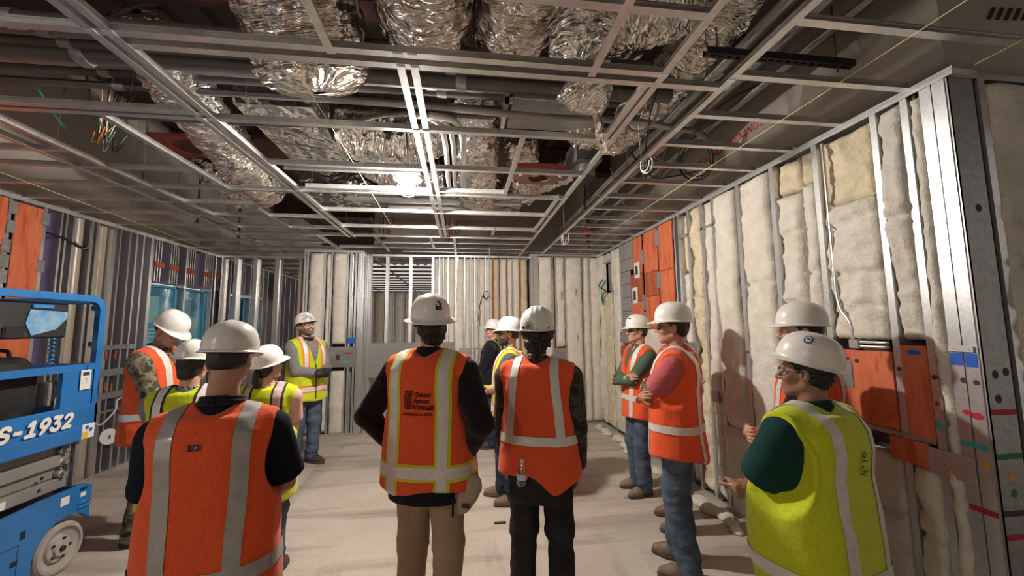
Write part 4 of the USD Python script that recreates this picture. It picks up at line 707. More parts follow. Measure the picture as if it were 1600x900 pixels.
b = trimesh.creation.icosphere(4, 1.0); v = np.array(b.vertices); q = np.sign(v) * np.abs(v) ** .55; q = q * [.15, .19, .27] + [-2.98, 2.90, 1.21]; q = wrinkle_ = q + (v * (.05 * (fbm(q * 12, 4, 3) - .5))[:, None])
t = thing('tool_bag', 'bulky black tool bag standing on the lift platform', 'bag'); obj('bag_body', (q, np.array(b.faces)), 'bag_black', t, smooth=True); obj('bag_handle', MB().tube(spline([(-2.98, 2.8, 1.46), (-2.96, 2.84, 1.52), (-2.96, 2.96, 1.52), (-2.98, 3.0, 1.46)], 14), .012, 6), 'bag_black', t, smooth=True)
t = thing('battery_charger', 'small grey charger box beside the black tool bag', 'charger'); obj('case', MB().box((-2.86, 3.06, 1.14), (-2.78, 3.15, 1.30), .006), 'lift_grey', t); obj('case_face', MB().box((-2.779, 3.09, 1.17), (-2.777, 3.14, 1.28)), 'decal_white', t)
obj('carabiner', MB().tube(spline([(-2.76, 3.08, 1.12), (-2.755, 3.08, 1.19), (-2.755, 3.10, 1.20), (-2.755, 3.10, 1.12)], 14), .005, 6), 'zinc_bright', label='steel hook clipped at the platform edge of the lift', category='hook', smooth=True)
t = thing('cable_reel', 'round white reel cover leaning on the left wall base', 'reel'); obj('disc', MB().lathe([(0, 0), (.085, 0), (.09, .01), (.09, .03), (.08, .035), (0, .03)], (-4.09, 5.2, .42), (1, -.3, .1), 28), 'decal_white', t, smooth=35); obj('slot', MB().box((-4.058, 5.185, .40), (-4.05, 5.20, .44)), 'mark_dark', t)
obj('wall_cable', MB().tube(spline([(-4.02, 4.95, .62), (-4.03, 5.05, .60), (-4.04, 5.22, .72), (-4.05, 5.25, .83), (-4.05, 5.42, .86)], 20), .010, 6), 'cable_white', label='white cable curving along the base of the left wall', category='cable', smooth=True)
# loose things on the floor
bn = thing('tote_bin', 'dark fabric bin standing on the floor behind the ponytail woman', 'bin'); obj('bin_body', MB().box((-2.62, 5.75, 0), (-2.25, 6.05, .72), .03), 'bag_black', bn); obj('bin_rim', MB().box((-2.64, 5.73, .72), (-2.23, 6.07, .75), .01), 'black_rubber', bn)
sl = thing('sawhorse', 'pale folding trestle before the grey backing boards', 'trestle')
for a, c in (((-.95, 6.2, 0), (-.80, 6.35, 1.25)), ((-.55, 6.2, 0), (-.60, 6.35, 1.25)), ((-.95, 6.55, 0), (-.80, 6.4, 1.25)), ((-.55, 6.55, 0), (-.60, 6.4, 1.25))): obj('leg', MB().tube([a, c], .014, 6), 'galvanised', sl)
obj('top_bar', MB().box((-.9, 6.33, 1.23), (-.5, 6.42, 1.27), .006), 'galvanised', sl)
rg = random.Random(8); db = MB()
for k in range(60):
    x, y = (rg.uniform(-2.2, 2.2), rg.uniform(2.0, 6.2)) if k < 25 else (rg.uniform(2.05, 2.33), rg.uniform(2.8, 6.3)); a = rg.uniform(.006, .022); db.hull([(x + rg.uniform(-a, a), y + rg.uniform(-a, a), rg.uniform(0, a * .8)) for _ in range(8)])
obj('floor_debris', db, 'gypsum_mud', label='crumbs of plaster and debris scattered over the concrete floor', category='debris', kind='stuff')
fl = MB(); rg2 = np.random.default_rng(3)
tf = thing('fallen_insulation', 'torn scraps of pale insulation lying at the foot of the right wall', 'insulation scraps', kind='stuff')
for k in range(26):
    y = rg2.uniform(2.7, 6.4); r = rg2.uniform(.03, .09); b = trimesh.creation.icosphere(2, 1.0); v = np.array(b.vertices); v = v * [r, r * 1.3, r * .55] * (1 + .5 * (fbm(v * 2.2 + k, 3, k) - .5))[:, None] + [2.27 - rg2.uniform(0, .12), y, r * .3]; v[:, 2] = np.maximum(v[:, 2], .002); fl.add(v, b.faces)
obj('scraps', fl, 'insulation', tf, smooth=True)
obj('scrap_stick', MB().box((.27, 3.42, 0), (.37, 3.445, .012), .002), 'mark_dark', label='short dark offcut lying on the concrete before the brown boots', category='offcut')
# ================================================================ people: continuous bodies from distance fields, clothes over them
V3 = lambda *a: np.array(a, float)
def rcone(p, a, b, ra, rb):
    a, b = np.asarray(a, float), np.asarray(b, float); ba = b - a; t = np.clip(((p - a) @ ba) / (ba @ ba + 1e-12), 0, 1)
    return np.linalg.norm(p - a - t[:, None] * ba, axis=1) - (ra + (rb - ra) * t)
def ell(p, c, r):
    q = (p - np.asarray(c, float)); r = np.asarray(r, float); k0 = np.linalg.norm(q / r, axis=1); k1 = np.linalg.norm(q / (r * r), axis=1)
    return k0 * (k0 - 1) / (k1 + 1e-9)
def smin(a, b, k): h = np.clip(.5 + .5 * (b - a) / k, 0, 1); return b * (1 - h) + a * h - k * h * (1 - h)
def smax(a, b, k): return -smin(-a, -b, k)
def tab(p, rows, n=2.4):
    R = np.array(rows, float); z = p[:, 2]
    a, b, cy = (np.interp(z, R[:, 0], R[:, i]) for i in (1, 2, 3)); cx = np.interp(z, R[:, 0], R[:, 4]) if R.shape[1] > 4 else 0
    d = ((np.abs(p[:, 0] - cx) / a) ** n + (np.abs(p[:, 1] - cy) / b) ** n) ** (1 / n)
    return smax((d - 1) * np.minimum(a, b), np.maximum(z - R[-1, 0], R[0, 0] - z), .02)
def snet(f, lo, hi, h):
    """Surface nets of f over the box lo..hi with cells of h."""
    lo, hi = np.asarray(lo, float), np.asarray(hi, float); n = np.ceil((hi - lo) / h).astype(int) + 1
    ax = [lo[i] + h * np.arange(n[i]) for i in range(3)]; K = 4; cn_ = [np.minimum(np.arange(0, n[i] + K - 1, K), n[i] - 1) for i in range(3)]
    C_ = f(np.stack(np.meshgrid(*[ax[i][cn_[i]] for i in range(3)], indexing='ij'), -1).reshape(-1, 3)).reshape([len(c) for c in cn_])
    near = [np.minimum((np.arange(n[i]) + K // 2) // K, len(cn_[i]) - 1) for i in range(3)]; S = C_[np.ix_(*near)].copy(); w_ = np.argwhere(np.abs(S) < 5.2 * h)   # only points near the surface are sampled finely
    S[tuple(w_.T)] = f(lo + h * w_); S[0] = S[-1] = np.abs(S[0]) + h; S[:, 0] = S[:, -1] = h; S[:, :, 0] = S[:, :, -1] = h
    acc = np.zeros((*(n - 1), 3)); cnt = np.zeros(n - 1); E = []
    for k in range(3):
        sl = lambda a, b: tuple(slice(a, b) if i == k else slice(None) for i in range(3))
        A, B_ = S[sl(0, -1)], S[sl(1, None)]; cr = np.argwhere((A < 0) != (B_ < 0)); a, b = A[tuple(cr.T)], B_[tuple(cr.T)]
        pos = cr.astype(float); pos[:, k] += a / (a - b); o = [i for i in range(3) if i != k]
        ok = np.ones(len(cr), bool)
        for i in o: ok &= (cr[:, i] > 0) & (cr[:, i] < n[i] - 1)
        cr, pos, a = cr[ok], pos[ok], a[ok]; cells = []
        for d1, d2 in ((-1, -1), (0, -1), (0, 0), (-1, 0)):
            c = cr.copy(); c[:, o[0]] += d1; c[:, o[1]] += d2; cells.append(c)
            np.add.at(acc, tuple(c.T), pos); np.add.at(cnt, tuple(c.T), 1)
        E.append((k, cells, a < 0))
    idx = np.full(n - 1, -1); m = cnt > 0; idx[m] = np.arange(m.sum()); V = lo + h * acc[m] / cnt[m][:, None]; F = []
    for k, cells, neg in E:
        q = np.stack([idx[tuple(c.T)] for c in cells], 1); fl = neg if k != 1 else ~neg
        q[~fl] = q[~fl][:, ::-1]; F.append(q)
    F = np.vstack(F); return V, np.vstack([F[:, [0, 1, 2]], F[:, [0, 2, 3]]])
def vnormals(V, F):
    n = np.zeros_like(V); fn = np.cross(V[F[:, 1]] - V[F[:, 0]], V[F[:, 2]] - V[F[:, 0]])
    for k in range(3): np.add.at(n, F[:, k], fn)
    return n / (np.linalg.norm(n, axis=1, keepdims=True) + 1e-12)
def relax(V, F, it=1):
    for _ in range(it):
        s = np.zeros_like(V); c = np.zeros(len(V))
        for i, j in ((0, 1), (1, 2), (2, 0)): np.add.at(s, F[:, i], V[F[:, j]]); np.add.at(c, F[:, i], 1)
        V = .5 * V + .5 * s / np.maximum(c, 1)[:, None]
    return V
def wrinkle(V, F, amp, freq=(9, 9, 16), seed=0, w=None, ridged=True):
    n = vnormals(V, F); q = V * np.array(freq); a = fbm(q + seed * 7.3, 3, seed)
    d = (1 - 2 * np.abs(2 * fbm(q * .7 + 31 + seed, 2, seed + 1) - 1)) * .6 + (a - .5) * 1.2 if ridged else (a - .5) * 2
    d = d * amp; d = d if w is None else d * w(V); return V + n * d[:, None]
def clip(V, F, planes):
    """Keeps the part of the sheet where n . p >= d for every (n, d)."""
    for n, d in planes:
        n = np.asarray(n, float); r = trimesh.intersections.slice_faces_plane(V, F, n, n * d / (n @ n)); V, F = r[0], r[1]
        if len(F) == 0: break
    return V, F
def rot(yaw=0, pitch=0, roll=0):
    """yaw turns left, pitch looks up, roll tips to the right."""
    y, p, r = np.radians([yaw, pitch, roll]); cy, sy, cp, sp, cr, sr = math.cos(y), math.sin(y), math.cos(p), math.sin(p), math.cos(r), math.sin(r)
    return np.array([[cy, -sy, 0], [sy, cy, 0], [0, 0, 1]]) @ np.array([[1, 0, 0], [0, cp, -sp], [0, sp, cp]]) @ np.array([[cr, 0, sr], [0, 1, 0], [-sr, 0, cr]])
def ik(S, W, l1, l2, pole):
    S, W, pole = (np.asarray(q, float) for q in (S, W, pole)); d = W - S; L = np.linalg.norm(d); 
    if L > .995 * (l1 + l2): W = S + d / L * .995 * (l1 + l2); d = W - S; L = np.linalg.norm(d)
    u = d / L; a = (l1 * l1 - l2 * l2 + L * L) / (2 * L); h = math.sqrt(max(l1 * l1 - a * a, 0)); v = pole - u * (pole @ u); v /= np.linalg.norm(v) + 1e-9
    return S + u * a + v * h, W

def head_sdf(p, ears=True, fem=0.0, wide=1.0):
    x = p * V3(1 / wide, 1, 1); ax = np.abs(x[:, 0]); q = np.stack([ax, x[:, 1], x[:, 2]], 1)
    d = ell(q, (0, -.012, .035), (.076, .097, .088)); d = smin(d, ell(q, (0, .026, -.042), (.057, .066, .078)), .03)
    d = smin(d, rcone(q, (.050, -.008, -.055), (.012, .066, -.098), .019, .019), .02); d = smin(d, np.linalg.norm(q - V3(0, .070, -.099), axis=1) - .019, .015)
    d = smin(d, rcone(q, (0, .082, .024), (.036, .076, .023), .013, .011), .014); d = smin(d, ell(q, (.040, .058, -.024), (.024, .026, .026)), .02)
    d = smax(d, -(np.linalg.norm(q - V3(.031, .101, .004), axis=1) - .016), .012)
    d = smin(d, rcone(q, (0, .090, .012), (0, .111, -.030), .0085, .0125), .012); d = smin(d, np.linalg.norm(q - V3(.013, .097, -.034), axis=1) - .0085, .008)
    d = smin(d, rcone(q, (0, .0905, -.064), (.019, .083, -.066), .0075, .005), .006); d = smin(d, rcone(q, (0, .089, -.077), (.017, .082, -.075), .0078, .005), .006)
    d = smax(d, -(rcone(q, (0, .099, -.0705), (.022, .090, -.0700), .0022, .0015)), .003)
    if ears:
        e = ell(q - V3(0, .006, 0) * 0, (.080, -.012, -.006), (.0095, .021, .033)); e = smax(e, -ell(q, (.0895, -.008, -.002), (.006, .010, .019)), .004); d = smin(d, e, .006)
    return d

def hand_sdf(p, W, f, n, side, curl, spread=0.12, thumb=0.4):
    """A hand at wrist W: f points along the fingers, n out of the palm; side +1 when the thumb lies towards f x n."""
    f = np.asarray(f, float); f /= np.linalg.norm(f); n = np.asarray(n, float); n = n - f * (n @ f); n /= np.linalg.norm(n); s = np.cross(f, n) * side
    K = W + f * .088; d = None
    for o in (-.028, -.009, .010, .028):
        c = rcone(p, W + s * o * .55 + f * .005, K + s * o, .0165, .0125); d = c if d is None else smin(d, c, .012)
    d = smin(d, rcone(p, W - f * .04, W + f * .01, .026, .022), .02)
    for o, L, k in ((.031, .070, 0), (.0105, .079, 1), (-.010, .073, 2), (-.029, .058, 3)):
        c = K + s * o; a = 0.0; fd = f + s * o * 3.5 * spread; fd = fd / np.linalg.norm(fd); fing = None; r = .0088
        for seg, kk in ((.45, .75), (.31, 1.05), (.24, .75)):
            a += curl * kk * (1 + .06 * k); dr = fd * math.cos(a) + n * math.sin(a); e = c + dr * L * seg; g = rcone(p, c, e, r, r * .93); fing = g if fing is None else smin(fing, g, .003); c = e; r *= .93
        d = smin(d, fing, .004)
    b = W + f * .022 + s * .022; t1 = b + (f * .55 + s * .70 + n * thumb) * .045; t2 = t1 + (f * .85 + s * .25 + n * thumb) * .034; t3 = t2 + (f * .95 + n * thumb * .8) * .026
    d = smin(d, smin(rcone(p, b, t1, .015, .0105), smin(rcone(p, t1, t2, .0105, .0095), rcone(p, t2, t3, .0095, .008), .003), .004), .008)
    return d

TORSO = [(.82, .155, .112, -.012), (.93, .170, .118, -.016), (1.02, .158, .106, -.006), (1.10, .150, .102, .0), (1.22, .160, .112, .0), (1.33, .172, .116, -.006), (1.42, .160, .102, -.016), (1.49, .105, .074, -.022)]
def gtab(rows, g, add=0.0, depth=1.0): return [(z, a * g + add, b * g * depth + add, c) for z, a, b, c in rows]

def hat_mesh(full=False, ridge=3, n=72, a=.110, b=.132, h=.122, brim=.045, back=.010, lip=.004):
    """A hard hat in the head's frame, peak to +y: shell and its underside."""
    th = np.linspace(0, 2 * math.pi, n, endpoint=False); X, Y = np.cos(th), np.sin(th); z0 = .040
    front = np.clip(Y, 0, 1) ** 2.2; e = (back + (brim - back) * front) if not full else (brim * .85 + .012 * front + .004 * np.clip(-Y, 0, 1)); rings = []
    ph = np.linspace(0.02, 1, 13) * math.pi / 2
    for q in ph:
        r = math.sin(q) ** .82; z = z0 + .012 + h * math.cos(q) ** .9 if q < math.pi / 2 - 1e-6 else z0 + .012
        x, y = a * r * X, b * r * Y; zz = np.full(n, z); up_ = math.cos(q)
        if ridge:
            w = .0
            for c in ((0,) if ridge == 1 else (-.03, 0, .03)): w = w + np.exp(-((x - c) / (.012 if ridge > 1 else .017)) ** 2)
            zz = zz + (.007 if ridge > 1 else .005) * w * sstep(.0, .55, up_) ; x = x
        rings.append(np.stack([x, y, zz], 1))
    def ring(k, z, drop): ex = e * k; return np.stack([(a + ex) * X, (b + ex) * Y, z - drop * front - .5 * e * k * (.35 if full else .0)], 1)
    rings += [ring(.0, z0, 0) + [0, 0, .002], ring(.15, z0 - .004, .004), ring(.6, z0 - .007, .010), ring(.95, z0 - .010, .016), ring(1.0, z0 - .013, .017), ring(.93, z0 - .015, .017), ring(.4, z0 - .011, .010)]
    rings += [np.stack([(a - .006) * X, (b - .006) * Y, np.full(n, z0 - .006)], 1)]
    for q in (.85, .6, .3, .02): 
        Q = q * math.pi / 2; r = math.sin(Q) ** .82; rings.append(np.stack([(a - .006) * r * X, (b - .006) * r * Y, np.full(n, z0 + .006 + h * math.cos(Q) ** .9)], 1))
    m = len(rings); V = np.vstack(rings); i = np.arange(m * n).reshape(m, n); j = np.roll(i, -1, 1); F = np.stack([i[:-1], i[1:], j[1:], j[:-1]], -1).reshape(-1, 4)
    V = np.vstack([V, [0, 0, rings[0][:, 2].max()]]); top = np.stack([np.full(n, len(V) - 1), i[0], j[0]], 1)
    return V, np.vstack([F[:, [0, 1, 2]], F[:, [0, 2, 3]], top])

def on_surface(V, N, pts, off, pick):
    """Lays flat points (x, z) on the sheet V: the nearest vertex for which pick holds gives the depth."""
    from scipy.spatial import cKDTree
    k = pick(V, N); A, n = V[k], N[k]; t = cKDTree(A[:, [0, 2]]); d, i = t.query(pts, k=4); w = 1 / (d + 1e-4); w /= w.sum(1, keepdims=True)
    y = (A[i, 1] * w).sum(1); return np.stack([pts[:, 0], y - off, pts[:, 1]], 1)

SHOE = None
def person(label, pos, facing, H=1.80, g=1.0, skin='skin_light', arms=None, head=(0, 0, 0), feet=None, shirt=None, vest=None, pants=None, boots='boot_brown', hat=None, hair=None, beard=None, glasses=None, res=1.0, fem=0.0, lean=0.0, extra=None, seed=0, stance=.11, eyes=True, vw=1.0, belly=0.0, hem=.78, neckw=1.0, neckl=0.0, headx=0.0):
    """facing: degrees, 0 looks along +y, + turns left. All lengths inside are for a 1.80 m body, then scaled."""
    s = H / 1.80; root = thing('person', label, 'person', loc=(pos[0], pos[1], 0), rz=math.radians(facing)); root_s = s
    put = lambda name, VF, m, par=root, smooth=True, **k: obj(name, (VF[0] * s, VF[1]), m, par, smooth=smooth, **k)
    Rh = rot(*head); neck = V3(0, -.022 + lean, 1.50); hc = V3(headx, -.010 + lean, 1.548 + neckl) + Rh @ V3(0, .012, .135)
    toh = lambda p: (p - hc) @ Rh; frh = lambda v: v @ Rh.T + hc
    arms = arms or {}; J = {}
    for sd, k in ((1, 'R'), (-1, 'L')):
        a = dict(w=(.27, .06, .80), pole=(.3, -1, 0), f=(0, .1, -1), n=(-1, .2, 0), curl=.5); a.update(arms.get(k, {})); mx = V3(sd, 1, 1)
        sh = V3(sd * (.196 + .0 * g) * (.45 + .55 * g), -.02 + lean * .7, 1.420); w = np.array(a['w']) * mx if not a.get('abs') else np.array(a['w']); po = np.array(a['pole']) * mx; E, W = ik(sh, w, .295, .265, po)
        fd = np.array(a['f']) * mx; J[k] = dict(S=sh, E=E, W=W, f=fd, n=np.array(a['n']) * mx, curl=a['curl'], side=-sd if not a.get('flip') else sd, sd=sd)
    feet = feet or dict(R=(stance, 0, -10), L=(-stance, 0, 10)); LG = {}
    for sd, k in ((1, 'R'), (-1, 'L')):
        fx, fy, ty = feet[k]; hip = V3(sd * .092, -.012, .92); an = V3(fx, fy - .03, .09); kn, an = ik(hip, an, .4175, .4175, (sd * .05, 1, 0)); t = math.radians(ty); LG[k] = (hip, kn, an, V3(-math.sin(t), math.cos(t), 0))
    # ---- skin: one surface, its head and hands sampled finer
    T = gtab(TORSO, g)
    def neck_d(p): return rcone(p, hc + Rh @ V3(0, -.028, -.05), neck - V3(0, .005, .03), .052 * neckw, .060 * (.6 + .4 * neckw))
    def body_d(p):
        d = tab(p, T); d = smin(d, neck_d(p), .03)
        for k in 'RL':
            j = J[k]; d = smin(d, rcone(p, V3(j['sd'] * .05, -.02 + lean * .7, 1.47), j['S'], .055, .055), .04); d = smin(d, smin(rcone(p, j['S'], j['E'], .050 * g ** .5, .040), rcone(p, j['E'], j['W'], .041, .026), .015), .03)
            h_, kn, an, _ = LG[k]; d = smin(d, smin(rcone(p, h_, kn, .085 * g ** .5, .055), rcone(p, kn, an, .054, .036), .02), .03)
        return d
    def head_d(p): q = toh(p); return smin(head_sdf(q, fem=fem), neck_d(p), .02)
    lo, hi = V3(-.75, -.5, .1), V3(.75, .75, 1.60)
    pts = np.array([J[k][x] for k in 'RL' for x in 'SEW'] + [LG[k][i] for k in 'RL' for i in (0, 1, 2)] + [neck + [0, 0, .1]]); lo, hi = pts.min(0) - .16, pts.max(0) + .16; lo[2] = .05
    cutp = hc + Rh @ V3(0, 0, -.125); cn = Rh @ V3(0, -.25, 1.0)
    def body_cut(p):
        d = smax(body_d(p), (p - cutp) @ cn, .004)
        for k in 'RL': j = J[k]; ax = (j['W'] - j['E']) / np.linalg.norm(j['W'] - j['E']); q = p - j['W']; d = np.where((np.linalg.norm(q, axis=1) < .22), np.maximum(d, np.minimum(q @ ax + .012, .05)), d)
        return d
    parts = [snet(body_cut, lo, hi, .017 * res ** .5)]
    def head_cut(p): return np.maximum(head_d(p), -((p - cutp) @ cn) - .012)
    parts.append(snet(head_cut, hc - .17, hc + .17, .0046 * res))
    for k in 'RL':
        j = J[k]; ax = (j['W'] - j['E']) / np.linalg.norm(j['W'] - j['E'])
        if a.get('nohand'): continue
        hd = lambda p, j=j, ax=ax: smax(smin(hand_sdf(p, j['W'], j['f'], j['n'], j['side'], j['curl']), rcone(p, j['E'], j['W'], .041, .026), .012), -((p - j['W']) @ ax) - .03, .002)
        c = j['W'] + np.asarray(j['f']) / np.linalg.norm(j['f']) * .08; parts.append(snet(hd, c - .15, c + .15, .0052 * res))
    mb = MB(); [mb.add(*q) for q in parts]; put('body', mb.mesh(), skin)
    # ---- shirt
    if shirt:
        sl = shirt.get('sleeve', 'long'); th = shirt.get('loose', .012); hemz = shirt.get('hem', .97)
        ST = gtab([(hemz, .175, .125, -.012)] + [r for r in TORSO if r[0] > hemz + .03], g, th); lowx = lambda z: .014 * float(hemz < .9 and z < 1.04); ST = [(z, a_ + lowx(z) + belly * .3 * math.exp(-((z - 1.03) / .12) ** 2), b_ + lowx(z) + belly * math.exp(-((z - 1.03) / .14) ** 2), c_ + belly * .8 * math.exp(-((z - 1.03) / .14) ** 2)) for z, a_, b_, c_ in ST]
        def shirt_d(p):
            d = tab(p, ST)
            for k in 'RL':
                j = J[k]; S, E, W = j['S'], j['E'], j['W']; d = smin(d, rcone(p, V3(j['sd'] * .05, -.02 + lean * .7, 1.470), S, .058, .056 + th * .5), .04)
                if sl == 'long':
                    ax = (W - E) / np.linalg.norm(W - E); arm = smin(rcone(p, S, E, .060 * g ** .5 + th, .050 + th * .6), rcone(p, E, W - ax * .01, .051 + th * .6, .036 + th * .3), .02); arm = smax(arm, (p - W) @ ax + .012, .006)
                    d = smin(d, arm, .03)
                else:
                    ax = (E - S) / np.linalg.norm(E - S); arm = smax(rcone(p, S, E, .054 * g ** .5 + th, .060 * g ** .5 + th), (p - S) @ ax - shirt.get('slen', .215), .006); d = smin(d, arm, .03)
            d = smin(d, rcone(p, neck - V3(0, .004, .07), neck + V3(0, .004, .012), .092, .074 * neckw), .02); return smax(smax(d, -(rcone(p, neck + V3(0, .002, .004), hc, .060 * neckw, .066)), .005), -(np.linalg.norm(p - V3(0, .062 + lean, 1.505), axis=1) - .034), .008)
        VF = snet(shirt_d, pts.min(0) - .16, pts.max(0) + .16, .0115 * res) if True else None
        V, F = VF; V = wrinkle(V, F, .006, (9, 9, 9), seed + 1); put('shirt', (V, F), shirt['mat'], label=shirt.get('label'))
        if shirt.get('collar'):
            t = np.linspace(0, 2 * math.pi, 28); c = neck + V3(headx * .5, .0, .026 + .5 * neckl); P = c + np.stack([.068 * neckw * np.sin(t), .070 * neckw * -np.cos(t) + .004, .016 - .020 * (1 - np.cos(t)) * .5 * 1.3], 1)
            put('collar', MB().tube(P, .015, 8, False).tube(P + [0, .004, .016], .011, 8, False).mesh(), shirt['collar'])
        if shirt.get('cuff'):
            for k in 'RL': j = J[k]; ax = (j['W'] - j['E']) / np.linalg.norm(j['W'] - j['E']); put('cuff', MB().tube([j['W'] - ax * .045, j['W'] - ax * .005], .040, 14).mesh(), shirt['cuff'])
    # ---- trousers and boots
    if pants:
        PT = gtab([(pants.get('crotch', .80), .160, .112, -.014), (.93, .178, .126, -.018), (1.04, .168, .116, -.006)], g, .016); lo_ = pants.get('loose', .012)
        def pants_d(p):
            d = tab(p, PT)
            for k in 'RL':
                h_, kn, an, fd = LG[k]; d = smin(d, smin(rcone(p, h_, kn, .088 * g ** .5 + lo_, .064 + lo_), rcone(p, kn, an - V3(0, 0, .02), .064 + lo_, .052 + lo_ * 1.2), .03), .035)
            return smax(d, .045 - p[:, 2], .006)
        a_ = np.array([q for k in 'RL' for q in LG[k][:3]]); V, F = snet(pants_d, a_.min(0) - V3(.18, .2, .12), V3(a_[:, 0].max() + .18, a_[:, 1].max() + .2, 1.08), .0115 * res)
        V = wrinkle(V, F, .013, (7, 7, 13), seed + 3, lambda v: .45 + 1.3 * np.exp(-((v[:, 2] - .14) / .12) ** 2) + .6 * np.exp(-((v[:, 2] - .5) / .1) ** 2)); pt = put('trousers', (V, F), pants['mat'], label=pants.get('label'))
        if pants.get('pockets'):
            N = vnormals(V, F)
            for sd in (-1, 1):
                c = sd * .088; q = [(c - .055, .955), (c + .055, .955), (c + .052, .87), (c, .835), (c - .052, .87), (c - .055, .955)]; P = np.array([np.add(np.multiply(q[i], 1 - t), np.multiply(q[i + 1], t)) for i in range(5) for t in np.linspace(0, 1, 6)[:-1]])
                put('pocket_seam', MB().tube(on_surface(V, N, P, .0015, lambda v, n: n[:, 1] < -.3), .0022, 5).mesh(), pants['pockets'], pt)
    for k in 'RL':
        h_, kn, an, fd = LG[k]; lat = V3(fd[1], -fd[0], 0); g0 = V3(an[0], an[1], 0); heel, toe = g0 - fd * .045, g0 + fd * .165
        def boot_d(p):
            d = smin(rcone(p, heel + [0, 0, .05], g0 + fd * .10 + [0, 0, .045], .042, .046), rcone(p, g0 + fd * .09 + [0, 0, .045], toe + [0, 0, .036], .047, .034), .02); d = smin(d, rcone(p, an + V3(0, 0, -.01), an + V3(0, 0, .10), .050, .050), .03); return smax(d, .022 - p[:, 2], .006)
        def sole_d(p): 
            d = smin(rcone(p * V3(1, 1, 0), heel * V3(1, 1, 0), g0 + fd * .09, .045, .052), rcone(p * V3(1, 1, 0), g0 + fd * .09, toe, .052, .042), .02); return smax(smax(d, p[:, 2] - .028, .004), .001 - p[:, 2], .003)
        c = g0 + fd * .06; V, F = snet(boot_d, c - V3(.2, .2, .02), c + V3(.2, .2, .26), .009 * res); b = put('boot', (V, F), boots, label=None); V, F = snet(sole_d, c - V3(.21, .21, .03), c + V3(.21, .21, .06), .0085 * res); put('sole', (V, F), 'boot_sole', b)
    # ---- vest with tape
    if vest:
        up_ = vest.get('grow', 0.0); VT = [(hem - .13, .236, .169, -.006), (hem, .235, .168, -.006), (max(.95, hem + .02), .226, .160, -.006), (1.10, .218, .152, -.004), (1.25, .214, .148, -.004), (1.36, .208, .150, -.016), (1.44, .192, .134, -.026), (1.51, .130, .100, -.030)]; xl = .55 * (shirt or {}).get('loose', .012); up_ += xl
        VT = [(z, a_ * vw * (.4 + .6 * g) + up_ + belly * .25 * math.exp(-((z - 1.0) / .15) ** 2), b_ * vw ** .7 * (.4 + .6 * g) + up_ + belly * math.exp(-((z - 1.03) / .16) ** 2), c_ + lean * .7 + belly * .75 * math.exp(-((z - 1.03) / .16) ** 2)) for z, a_, b_, c_ in VT]; ah = vest.get('armhole', .255)
        def arm_d(q): return np.maximum(-ell(q, V3((ah + .035) * vw, .0 + lean * .6, 1.285), (vest.get('ahx', .105), .24, vest.get('ahz', .185))), q[:, 0] - (ah - .03) * vw - np.clip(1.25 - q[:, 2], 0, .2) * .5)
        def vest_d(p):
            d = tab(p, VT, 2.5); q = np.stack([np.abs(p[:, 0]), p[:, 1], p[:, 2]], 1)
            d = smin(d, rcone(q, V3(.05, -.022 + lean * .7, 1.480), V3(.19 * vw, -.022 + lean * .7, 1.436), .072 + xl, .072 + xl), .03)
            d = smax(d, arm_d(q), .008)
            d = smax(d, -(rcone(p, neck + V3(0, 0, -.03), neck + V3(0, .01, .1), .075, .085)), .012)
            v_ = np.maximum((np.abs(p[:, 0]) - np.clip((p[:, 2] - vest.get('vneck', 1.22)) * .34, -.05, .12)), -(p[:, 1] - .02)); d = smax(d, -v_, .006)
            if vest.get('open'): d = smax(d, -np.maximum(np.abs(p[:, 0]) - .035, -(p[:, 1] - .05)), .006)
            hz = hem + .012 * np.sin(p[:, 0] * 14 + seed) + vest.get('tail', 0) * np.exp(-((p[:, 0] - vest.get('tailx', 0)) / .08) ** 2) * (p[:, 1] < 0)
            return smax(d, hz - p[:, 2], .008)
        V, F = snet(vest_d, V3(-.42, -.36, hem - .16), V3(.42, .40 + belly, 1.60), .0088 * res); V = relax(V, F, 1)
        V = wrinkle(V, F, vest.get('fold', .012), (7, 7, 4.5), seed + 5, lambda v: .35 + .9 * sstep(1.4, .95, v[:, 2]))
        vt = put('safety_vest', (V, F), vest['mat']); N = vnormals(V, F); sheet = lambda o: V + N * o
        if vest.get('lower'):   # lower panels of another weave
            pass
        def band(name, o, planes, m, lab=None):
            v, f = clip(sheet(o), F, planes)
            if len(f): put(name, (v, f), m, vt, label=lab)
        tp, tr = vest['tape'], vest.get('trim'); xw = vest.get('tx', .125) * vw; tw = vest.get('tw', .052); sl_ = vest.get('slant', 0.0); zb = vest.get('bandz', 1.0); bw = vest.get('bw', .052); zt = 1.6; low = vest.get('vlow', hem - .15)
        vp = lambda sd, half, z0: [((sd, 0, -sl_), (xw - half) - sl_ * 1.25), ((-sd, 0, sl_), -(xw + half) + sl_ * 1.25), ((0, 0, 1), z0)]
        for sd in (-1, 1):
            if tr: band('tape_border', .0016, vp(sd, tw / 2 + .015, low), tr)
            band('reflective_tape', .0032, vp(sd, tw / 2, low), tp)
        for z in (zb if isinstance(zb, (list, tuple)) else (zb,)):
            if tr: band('tape_border', .0022, [((0, 0, 1), z - bw / 2 - .014), ((0, 0, -1), -(z + bw / 2 + .014))], tr)
            band('reflective_tape', .0042, [((0, 0, 1), z - bw / 2), ((0, 0, -1), -(z + bw / 2))], tp)
        for x0, x1, z0, z1, m_, nm_ in vest.get('patches', ()):
            band(nm_, .0052, [((1, 0, 0), x0), ((-1, 0, 0), -x1), ((0, 0, 1), z0), ((0, 0, -1), -z1), ((0, 1, 0), .02)], m_)
